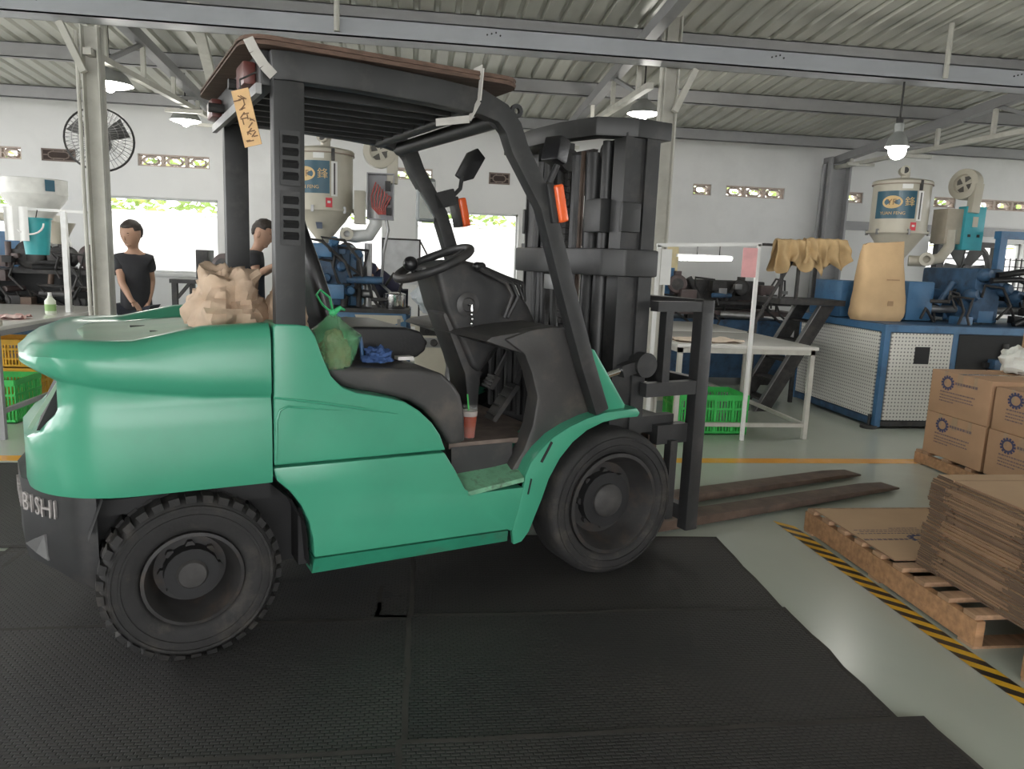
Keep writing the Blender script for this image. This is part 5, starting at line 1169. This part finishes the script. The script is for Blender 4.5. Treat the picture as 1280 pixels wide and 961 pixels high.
# hanging rail with bucket
rk = thing('hanging_rail','thin white rail frame over the left table carrying the teal bucket','rail',(-4,7.5,0))
part('rail_bar', MB().bar((-5.4,7.55,1.84),(-2.99,7.55,1.80),.025,.025), WHITEP, rk, smooth=False); part('rail_post', MB().bar((-3.20,7.55,.876),(-3.20,7.55,1.80),.045,.045), mat('rail_alu',(.55,.55,.54),.3,.5), rk, smooth=False); part('rail_post', MB().bar((-5.3,7.55,.876),(-5.3,7.55,1.84),.04,.04), WHITEP, rk, smooth=False)
bk_ = thing('bucket','teal plastic bucket with white handle hung from the thin rail','bucket',(-3.42,7.5,1.38))
part('bucket_body', MB().lathe([(0,0),(.095,0),(.125,.32),(.135,.32),(.135,.33),(.12,.33),(.09,.012),(0,.012)],(-3.42,7.5,1.40)), mat('teal_plastic',(.03,.30,.32),.4), bk_)
part('bucket_handle', MB().tube([(-3.42+.125*math.cos(a),7.37,1.68-.10*math.sin(a)) for a in [PI*k/10 for k in range(11)]],.008,6), WHITEP, bk_); part('hanger_hook', MB().cyl((-3.42,7.5,1.72),(-3.42,7.55,1.82),.005,n=6), IRON, bk_)
solo('white_cloth', MB().grid([[Vector((-3.62+.02*i,7.36+.012*math.sin(i*1.3),1.82-.06*j)) for i in range(11)] for j in range(6)]), WHITEP, 'white cloth hanging on the thin rail beside the bucket', 'cloth')
# --- steel rack with rods and motor
sr = thing('steel_rack','dark steel rack stacked with rods behind the forklift hood','rack',(-2.0,8.1,0))
for x in (-2.32,-2.02,-1.76):
    for y in (7.8,8.4): part('rack_leg', MB().bar((x,y,0),(x,y,1.20),.05,.05), IRON, sr, smooth=False)
part('rack_top', MB().box((-2.36,7.76,1.17),(-1.72,8.44,1.21)), IRON, sr, smooth=False); part('rack_brace', MB().bar((-2.32,7.8,1.0),(-2.18,7.8,1.17),.03,.03), IRON, sr, smooth=False); part('rack_brace', MB().bar((-2.32,7.8,.95),(-1.98,7.8,.62),.035,.035), IRON, sr, smooth=False); part('rack_brace', MB().bar((-1.98,7.8,1.0),(-1.8,7.8,1.17),.03,.03), IRON, sr, smooth=False)
part('rack_shelf', MB().box((-2.3,7.85,.74),(-1.74,8.35,.78)), BLUED, sr, smooth=False)
rr = random.Random(9)
for k in range(9): solo('steel_rod', MB().cyl((-2.2+rr.uniform(-.05,.05),7.9+.04*k,.80+.03*(k%3)),(-1.72,7.9+.04*k+rr.uniform(-.03,.03),.80+.03*(k%3)),.014,n=8), RUST, 'rusty steel rod lying on the rack shelf', 'rod', 'rods on the steel rack')
mo = thing('spare_motor','rusty electric motor standing on the steel rack','motor',(-1.9,8.1,1.21)); motor(mo,(-1.88,7.86,1.345),(-.25,-1,0),.13,.34); part('motor_flange', MB().box((-2.16,7.95,1.212),(-2.04,8.2,1.50)), IRON, mo, bevel=.01)
# --- pedestal fan on the post
fn = thing('wall_fan','large caged industrial fan fixed to the pale left post','fan',(-2.6,6.95,2.3))
fc = Vector((-2.64,6.98,2.385)); fax = Vector((.25,-1,.12)).normalized(); fu = Vector((1,.25,0)).normalized(); fv = fu.cross(fax)*-1; R_ = .262
ring = lambda r_,h: [fc+fax*h+(fu*math.cos(2*PI*k/40)+fv*math.sin(2*PI*k/40))*r_ for k in range(40)]
cage = part('fan_cage', MB().tube(ring(R_,0),.009,6,closed=True), IRON, fn)
for r_,h in ((.20,.05),(.15,.07),(.09,.085)): part('cage_ring', MB().tube(ring(r_,h),.0025,5,closed=True), STEEL, cage)
wires = MB()
for k in range(44):
    a = 2*PI*k/44; d1 = fu*math.cos(a)+fv*math.sin(a); d2 = fu*math.cos(a+.5)+fv*math.sin(a+.5)
    wires.tube([fc+d2*.06+fax*.088,fc+d1*.15+fax*.075,fc+d1*R_],.0022,4); wires.tube([fc+d2*.06-fax*.09,fc+d1*.15-fax*.075,fc+d1*R_],.0022,4)
part('cage_wires', wires, STEEL, cage, kind='stuff')
for k in range(3):
    a = 2*PI*k/3+.5; d_ = fu*math.cos(a)+fv*math.sin(a); e_ = fu*-math.sin(a)+fv*math.cos(a)+fax*.5
    part('fan_blade', MB().add([fc+d_*.05-e_*.03,fc+d_*.225-e_*.07,fc+d_*.23+e_*.08,fc+d_*.05+e_*.04],[(0,1,2,3)]), mat('fan_blade_dark',(.10,.10,.10),.4), fn, smooth=False)
part('fan_motor', MB().cyl(fc-fax*.16,fc-fax*.02,.075), IRON, fn); part('fan_hub', MB().cyl(fc-fax*.02,fc+fax*.04,.05), IRON, fn); part('fan_bracket', MB().bar(fc-fax*.1,(-2.53,6.705,2.30),.04,.04), IRON, fn, smooth=False)
# --- small things on the left table
b2 = thing('spray_bottle','small green labelled bottle standing on the long left table','bottle',(-3.25,7.3,.875))
part('bottle_body', MB().lathe([(0,0),(.042,0),(.045,.01),(.045,.12),(.02,.15),(.02,.165)],(-3.25,7.3,.8755)), mat('bottle_pale',(.62,.66,.55),.3), b2); part('bottle_label', MB().lathe([(.046,.03),(.046,.09)],(-3.25,7.3,.8755)), mat('label_green',(.25,.42,.15),.5), b2); part('bottle_cap', MB().cyl((-3.25,7.3,1.04),(-3.25,7.3,1.07),.016), WHITEP, b2)
sheetpile(-3.33,6.75,.875,.26,.2,3,mat('rag_red',(.55,.35,.32),.9,var=.4,scale=6,stain=(.7,.68,.65),stain_amt=.9),'red and white rag lying on the long left table','rag','cleaning_rag',.04)
solo('red_tag', MB().box((-4.02,7.45,.8755),(-3.92,7.52,.90)), REDL, 'small red block lying on the long left table', 'block', bevel=.004)
solo('tape_roll', MB().lathe([(.05,0),(.08,0),(.08,.04),(.05,.04),(.05,0)],(-3.2,6.2,.8755)), mat('tape_tan',(.5,.45,.36),.5), 'tan tape roll lying on the long left table edge', 'tape')
part_ = solo('wall_switch', MB().box((.02,10.97,1.02),(.10,11,1.14)), WHITEP, 'small white switch box on the far wall', 'switch', smooth=False)
# ------------------------------------------------------------------ people
def skin_mesh(name, chains, root=0, sub=2):
    """chains: list of lists of (co, radius[, radius_y]); chain heads equal to an earlier point share it"""
    bm = bmesh.new(); sl = bm.verts.layers.skin.verify(); reg = {}
    first = None
    for ch_ in chains:
        prev = None
        for it in ch_:
            co = Vector(it[0]); key = tuple(round(c,4) for c in co)
            if key not in reg:
                v = bm.verts.new(co); v[sl].radius = (it[1], it[2] if len(it) > 2 else it[1]); reg[key] = v
                if first is None: v[sl].use_root = True; first = v
            v = reg[key]
            if prev is not None and prev is not v and not bm.edges.get((prev,v)): bm.edges.new((prev,v))
            prev = v
    me = bpy.data.meshes.new(name); bm.to_mesh(me); bm.free()
    o = bpy.data.objects.new(name, me); COL.objects.link(o)
    o.modifiers.new('skin','SKIN').use_smooth_shade = True
    s_ = o.modifiers.new('sub','SUBSURF'); s_.levels = sub; s_.render_levels = sub
    dg = bpy.context.evaluated_depsgraph_get(); ev = o.evaluated_get(dg)
    out = bpy.data.meshes.new_from_object(ev); bpy.data.objects.remove(o)
    mb = MB(); mb.add([v.co.copy() for v in out.vertices], [tuple(p.vertices) for p in out.polygons]); return mb
def person(label, J, face, shirt, H=1., hs=1., sleeve=.55, crouch=False):
    """J: joint -> world point"""
    J = {k: Vector(v) for k,v in J.items()}; face = Vector(face).normalized()
    base = (J['pelvis'].x, J['pelvis'].y, 0); t = thing('person', label, 'person', base)
    neck, head = J['neck'], J['head']; upv = (head-neck).normalized(); sidev = face.cross(upv).normalized(); face = upv.cross(sidev)
    chest = J['chest']; uc = neck-upv*.085
    def arm(s):
        sh,el,wr = J['sh'+s],J['el'+s],J['wr'+s]; hd = J['ha'+s]; d = (hd-wr).normalized()
        return [(uc,.085,.08),(sh,.058),(sh.lerp(el,.5),.047),(el,.038),(el.lerp(wr,.4),.037),(wr,.025),(wr.lerp(hd,.45),.033,.018),(hd,.036,.017)]
    def leg(s):
        hp_,kn,an,to = J['hip'+s],J['kn'+s],J['an'+s],J['to'+s]
        return [(J['pelvis'],.13,.11),(hp_,.085),(hp_.lerp(kn,.5),.075),(kn,.055),(kn.lerp(an,.35),.055),(an,.036),(an.lerp(to,.5)+Vector((0,0,-.02)),.035),(to,.03)]
    mid = J['pelvis'].lerp(chest,.5)
    spine = [(J['pelvis'],.13,.11),(mid,.125,.10),(chest,.115,.10),(uc,.085,.08),(neck-upv*.01,.056),(neck+upv*.03,.052),(head-upv*.075*hs+face*.012*hs,.066*hs),(head-upv*.02*hs+face*.006*hs,.094*hs),(head+upv*.05*hs,.098*hs),(head+upv*.105*hs,.06*hs)]
    chains = [spine, arm('l'), arm('r'), leg('l'), leg('r')]
    for s in 'lr':     # five fingers, rooted in the palm
        wr,hd = J['wr'+s],J['ha'+s]; d = (hd-wr).normalized(); ac = d.cross(Vector((0,0,1))); ac = ac.normalized() if ac.length > .1 else Vector((1,0,0)); nn = ac.cross(d)
        for k,(o_,l_) in enumerate(((-.027,.055),(-.009,.068),(.009,.064),(.027,.05))):
            b_ = hd+ac*o_; chains.append([(hd,.036,.017),(b_+d*.02,.0095),(b_+d*(.02+l_*.55)-nn*.006,.0085),(b_+d*(.02+l_)-nn*.022,.007)])
        b_ = wr.lerp(hd,.45); chains.append([(b_,.033,.018),(b_+ac*.035+d*.025,.011),(b_+ac*.05+d*.06-nn*.008,.009)])
    mb = skin_mesh('body', chains)
    # face relief joined to the body mesh: nose, ears, brow, lips, chin
    def fb(p, r, sc): 
        m2 = MB().ball((0,0,0),1,12,8); 
        for v in m2.v: q = sidev*(v.x*r*sc[0])+face*(v.y*r*sc[1])+upv*(v.z*r*sc[2]); v.x,v.y,v.z = (p+q)
        return m2
    h = hs; F_ = .081*h
    for m2 in (fb(head+face*(F_+.004*h)-upv*.016*h,.015*h,(.8,.9,1.5)), fb(head+face*(F_-.030*h)-upv*.080*h,.03*h,(1.2,.8,.7)), fb(head+sidev*.080*h-upv*.01*h,.03*h,(.35,.7,1.1)), fb(head-sidev*.080*h-upv*.01*h,.03*h,(.35,.7,1.1)), fb(head+face*(F_-.018*h)+upv*.03*h,.04*h,(1.3,.5,.3))):
        mb.add(m2.v, m2.f)
    part('body', mb, SKIN, t, smooth=80)
    for s_ in (-1,1): 
        part('eye', fb(head+face*(F_-.006*h)+sidev*s_*.031*h+upv*.010*h,.010*h,(1.3,.6,.55)), mat('eye_dark',(.03,.02,.02),.3), t)
        part('eyebrow', fb(head+face*(F_-.004*h)+sidev*s_*.032*h+upv*.030*h,.018*h,(1.1,.3,.2)), HAIR, t)
    part('mouth', fb(head+face*(F_-.010*h)-upv*.048*h,.020*h,(1.0,.4,.26)), mat('lips',(.33,.14,.11),.5), t)
    hb_ = MB().ball((0,0,0),1,26,18)
    for v in hb_.v:
        fr = v.y; up_ = v.z
        rr_ = 1.0+.05*noise.noise(v*5)+.03*noise.noise(v*13)
        if up_ < .15 and fr > -.25+ .2*(up_): rr_ = .72
        if fr > .55 and up_ < .45: rr_ = .74
        if up_ < -.75: rr_ = .6
        q = sidev*(v.x*.093*h*rr_)+face*(v.y*.103*h*rr_-.008*h)+upv*(v.z*.105*h*rr_+.03*h); v.x,v.y,v.z = head+q
    part('hair', hb_, HAIR, t, smooth=80)
    # shirt and trousers follow the body
    e = .018
    def sl_(s):
        sh,el = J['sh'+s],J['el'+s]; end = sh.lerp(el,sleeve); return [(uc,.108,.10),(sh,.082),(sh.lerp(el,sleeve*.5),.076),(end,.074)]
    part('shirt', skin_mesh('shirt',[[(J['pelvis']-Vector((0,0,.04)),.175,.15),(J['pelvis']+ (chest-J['pelvis'])*.12,.17,.148),(mid,.162,.138),(chest,.158,.14),(uc,.108,.10),(neck-upv*.035,.07)], sl_('l'), sl_('r')]), shirt, t, smooth=80)
    def tr(s):
        hp_,kn,an = J['hip'+s],J['kn'+s],J['an'+s]; return [(J['pelvis'],.16,.14),(hp_,.108),(hp_.lerp(kn,.5),.092),(kn,.072),(kn.lerp(an,.5),.066),(kn.lerp(an,.94),.058)]
    part('trousers', skin_mesh('trousers',[tr('l'),tr('r')]), PANTS, t, smooth=80)
    for s in 'lr':
        an,to = J['an'+s],J['to'+s]; d = to-an; d.z = 0; part('shoe', skin_mesh('shoe',[[(an+Vector((0,0,-.01)),.05),(an+d*.35+Vector((0,0,-.035)),.05,.045),(an+d*1.05+Vector((0,0,-.045)),.045,.035)]]), VINYL, t, smooth=80)
    return t
def J3(Y, **k): return {n: atY(v[0],v[1],v[2] if len(v) > 2 else Y) for n,v in k.items()}
Ym = 8.52
j = J3(Ym, head=(164,293,Ym-.06), neck=(167,312,Ym-.02), chest=(168,332), pelvis=(171,386,Ym+.1), shl=(148.5,324,Ym-.02), ell=(152,353,Ym-.14), wrl=(164,375,Ym-.22), hal=(170,381,Ym-.24), shr=(185,325,Ym+.02), elr=(190,352,Ym+.12), wrr=(186,377,Ym+.05), har=(182,384,Ym))
px_ = j['pelvis']
for s,dx in (('l',-.10),('r',.09)):
    j['hip'+s] = px_+Vector((dx,0,-.05)); j['kn'+s] = Vector((px_.x+dx*1.1,px_.y-.03,.48)); j['an'+s] = Vector((px_.x+dx*1.2,px_.y+.02,.085)); j['to'+s] = Vector((px_.x+dx*1.4,px_.y-.15,.04))
person('man in a black T-shirt leaning his hand on the long left table', j, (-.42,-.95,-.02), SHIRT, hs=1.15)
Ym = 7.62
j = J3(Ym, head=(329,293), neck=(321,312), chest=(315,336), pelvis=(313,390), shl=(316,322,Ym-.19), ell=(322,343,Ym-.22), wrl=(339,333,Ym-.26), hal=(347,330,Ym-.26), shr=(318,322,Ym+.19), elr=(326,343,Ym+.2), wrr=(342,335,Ym+.05), har=(350,331,Ym))
px_ = j['pelvis']
for s,dx in (('l',.1),('r',-.1)):
    j['hip'+s] = px_+Vector((dx,0,-.05)); j['kn'+s] = Vector((px_.x+dx*1.1,px_.y-.03,.5)); j['an'+s] = Vector((px_.x+dx*1.2,px_.y+.02,.085)); j['to'+s] = Vector((px_.x+dx*1.4,px_.y-.15,.04))
person('man in a black T-shirt working behind the forklift rear pillar', j, (1,-.28,-.3), SHIRT, hs=1.12)
Ym = 8.45
j = J3(Ym, head=(436,318,Ym-.05), neck=(448,330), chest=(466,343), pelvis=(492,368,Ym+.1), shl=(461,337,Ym-.14), ell=(463,352,Ym-.22), wrl=(452,345,Ym-.30), hal=(446,340,Ym-.32), shr=(463,336,Ym+.16), elr=(458,352,Ym+.2), wrr=(446,345,Ym+.1), har=(440,342,Ym+.05))
px_ = j['pelvis']
for s,dy in (('l',-.1),('r',.1)):
    j['hip'+s] = px_+Vector((0,dy,-.05)); j['kn'+s] = Vector((px_.x-.05,px_.y+dy,.48)); j['an'+s] = Vector((px_.x+.03,px_.y+dy,.085)); j['to'+s] = Vector((px_.x-.14,px_.y+dy,.04))
person('person in a navy shirt bent over the blue hopper machine', j, (-.9,-.3,-.4), NAVY)

# ------------------------------------------------------------------ things carried by the forklift
FM = ROOTM[fk.name]
def W_(p): return FM @ Vector(p)
def wmb(mb): mb.v = [W_(v) for v in mb.v]; return mb
# old board on the guard
bp_ = []
def rrect(x0,x1,y0,y1,r,n=6):
    P = []
    for cx_,cy_,a0 in ((x1-r,y1-r,0),(x0+r,y1-r,PI/2),(x0+r,y0+r,PI),(x1-r,y0+r,1.5*PI)): P += [(cx_+r*math.cos(a0+PI/2*k/n),cy_+r*math.sin(a0+PI/2*k/n)) for k in range(n+1)]
    return P
bd = MB()
for k in range(4): bd.xy(rrect(.20+.008*(k%2),1.30-.006*((k+1)%2),-.615+.005*(k%2),.60,.10), 2.202+.0085*k, 2.2098+.0085*k)
solo('roof_board', wmb(bd), WOODB, 'dark brown layered board lying on top of the forklift guard', 'board', smooth=False)
def strap(pts, w_, label, up=(0,1,0)):
    mb = MB(); P = [Vector(p) for p in pts]
    for a,b in zip(P[:-1],P[1:]): mb.bar(a,b,w_,.004,up=up)
    solo('fabric_strap', wmb(mb), mat('strap_white',(.50,.48,.45),.7,var=.2), label, 'strap', smooth=False)
strap([(x_,-.622,z_) for x_,z_ in (S(310,52,-.622),S(318,68,-.622),S(330,86,-.622),S(342,99,-.622))], .035, 'pale fabric strap tying the board at the rear of the guard',up=(0,1,0))
strap([(1.10,-.55,2.242),(1.10,-.622,2.242),(1.09,-.624,2.12),(1.07,-.58,2.055),(.96,-.50,2.04)], .03, 'pale fabric strap tying the board at the front of the guard',up=(1,0,0))
# cardboard sign hung on the rear of the guard
def sign():
    t = thing('cardboard_sign','small tan cardboard sign with handwriting hung on the forklift guard','sign',(0,0,0)); 
    d = ray(300,112); tt = ((FO+fex*.16-CAM).dot(fex))/d.dot(fex); top_ = CAM+d*tt
    n_ = (CAM-top_); n_.z = 0; n_.normalize(); n_ = (n_*.8-fex*.35).normalized(); n_.z = 0; sx = Vector((0,0,1)).cross(n_).normalized()
    top_ = top_ - Vector((0,0,.0)); dn = (Vector((0,0,-1))+sx*.24).normalized(); rt = dn.cross(n_)*-1; rt = rt if rt.dot(sx) > 0 else -rt
    w_,h_ = .056,.175
    P = [top_-rt*w_/2, top_+rt*w_/2, top_+rt*w_/2+dn*h_, top_-rt*w_/2+dn*h_]
    t.location = top_+dn*h_; ROOTM[t.name] = Matrix.Translation(t.location)
    part('sign_card', MB().hexa([p for p in P]+[p+n_*.004 for p in P]), mat('sign_tan',(.62,.40,.20),.8,var=.12,scale=20), t, smooth=False)
    rr = random.Random(8); mb = MB()
    for c_ in range(3):
        for k in range(8):
            cx_ = rr.uniform(-.019,.019); cy_ = .022+.052*c_+rr.uniform(0,.04); L_ = rr.uniform(.010,.024); a = rr.choice((0,0,PI/2,.7,-.7))
            p0 = top_+rt*(cx_-L_/2*math.cos(a))+dn*(cy_-L_/2*math.sin(a))+n_*.005; p1 = top_+rt*(cx_+L_/2*math.cos(a))+dn*(cy_+L_/2*math.sin(a))+n_*.005
            mb.bar(p0,p1,.0035,.001,up=n_)
    part('handwriting', mb, mat('hand_ink',(.16,.09,.05),.8), t, smooth=False, kind='stuff')
    part('sign_string', MB().tube([top_+dn*.01,top_+Vector((.0,0,.03)),top_+fex*.05+Vector((0,0,.06))],.003,6), IRON, t)
sign()
# crumpled sacks on the hood
def crumple(c, sc, seed, amp=.3):
    mb = MB().ball((0,0,0),1,44,30)
    for v in mb.v:
        d = 1+amp*noise.noise(v*1.9+Vector((seed,0,0)))+amp*.9*abs(noise.noise(v*3.7+Vector((0,seed,0))))-amp*.2+.10*noise.noise(v*9); v *= d
        v.x *= sc[0]; v.y *= sc[1]; v.z = max(v.z,-.35)*sc[2]
        v += Vector(c)
    return mb
def drop(mb, z):
    m_ = min(v.z for v in mb.v)
    for v in mb.v: v.z += z-m_
    return mb
solo('crumpled_sack', wmb(drop(crumple((.20,-.2,1.3),(.14,.22,.17),2.1,.42),1.207)), CRUMP, 'crumpled brown paper sack heaped on the hood before the rear pillar', 'sack', smooth=50)
solo('crumpled_sack', wmb(drop(crumple((.40,-.30,1.4),(.075,.16,.13),6.4,.35),1.207)), CRUMP, 'crumpled brown paper sack bunched between pillar and seat back', 'sack', smooth=50)
# green carrier bag
gx,gz = S(416,464,-.44); gy = -.44
gb = thing('carrier_bag','green translucent carrier bag with knotted handles beside the forklift seat','bag',W_((gx,gy,gz)))
def bagshape(r, h):
    n,m_ = 24,12; rows = []
    for q in range(m_+1):
        t = q/m_; rr_ = r*(.78+.45*math.sin(min(1,t*1.25)*PI*.62)) if t < .62 else r*lerp(1.16,.10,((t-.62)/.38)**.75)
        row = []
        for i in range(n):
            a = 2*PI*i/n; f_ = 1+.10*math.sin(a*7+t*3)*t+.05*noise.noise(Vector((math.cos(a)*2,math.sin(a)*2,t*4)))
            row.append(Vector((gx+rr_*f_*math.cos(a),gy+rr_*f_*.85*math.sin(a),gz+.002+h*t)))
        rows.append(row+[row[0]])
    mb = MB().grid(rows); mb.add(rows[0][:-1],[tuple(range(n))]); return mb
part('bag_film', wmb(bagshape(.092,.225)), BAGG, gb, smooth=80)
part('bag_contents', wmb(drop(crumple((gx,gy,gz+.05),(.07,.06,.105),3.3,.3),gz+.006)), mat('bag_waste',(.22,.10,.055),.8,var=.5,scale=14,stain=(.09,.10,.13),stain_amt=.9,stain_scale=12), gb, smooth=20)
part('bag_knot', wmb(MB().ball((gx,gy,gz+.225),.016).tube([(gx,gy,gz+.222),(gx-.04,gy,gz+.255),(gx-.065,gy,gz+.295),(gx-.05,gy,gz+.315),(gx-.012,gy,gz+.285),(gx,gy,gz+.227)],.011,8,flat=.4).tube([(gx,gy,gz+.222),(gx+.03,gy,gz+.245),(gx+.05,gy,gz+.235)],[.012,.010,.004],8)), mat('bag_green',(.05,.42,.16),.35), gb, smooth=80)
# blue gloves and a white card beside the seat
ux,uz = S(472,458,-.38)
solo('blue_rag', wmb(drop(crumple((ux,-.38,1.1),(.06,.05,.045),5.5,.5),1.062)), mat('blue_cloth',(.03,.07,.19),.8,var=.3,scale=12), 'dark blue rag lying on the engine cover beside the seat', 'rag', smooth=30)
solo('blue_tool_handle', wmb(MB().tube([(ux-.06,-.36,1.075),(ux-.065,-.36,1.13),(ux-.072,-.36,1.165)],.009,8)), mat('blue_grip',(.02,.08,.20),.4), 'dark blue tool handle upright against the seat cushion', 'tool')
solo('white_card', wmb(MB().box((ux+.10,-.36,1.0605),(ux+.17,-.31,1.075))), mat('card_white',(.62,.6,.58),.6), 'small white card lying on the engine cover', 'card', smooth=False)
# iced tea cup on the footwell floor
cx_,cz_ = S(586,533,-.37); cy_ = -.37; cz_ = .6905
cp = thing('drink_cup','clear plastic cup of reddish tea with green straw on the forklift floor','cup',W_((cx_,cy_,cz_)))
def LZ(prof): return wmb(MB().lathe(prof,(cx_,cy_,cz_),n=24))
part('cup_wall', LZ([(0,0.001),(.030,.001),(.041,.145),(.044,.146),(.044,.150),(.039,.149),(.029,.004),(0,.004)]), mat('cup_clear',(.8,.8,.8),.08,alpha=.06), cp)
part('tea', LZ([(0,.005),(.0285,.005),(.0365,.105),(0,.105)]), mat('tea_red',(.27,.04,.012),.15), cp)
part('ice_layer', LZ([(.0,.106),(.0368,.106),(.0385,.128),(.0,.13)]), mat('ice_pale',(.55,.48,.45),.3,alpha=.7), cp)
part('straw', wmb(MB().cyl((cx_+.01,cy_,cz_+.02),(cx_-.012,cy_,cz_+.205),.004,n=8)), GCRATE, cp)
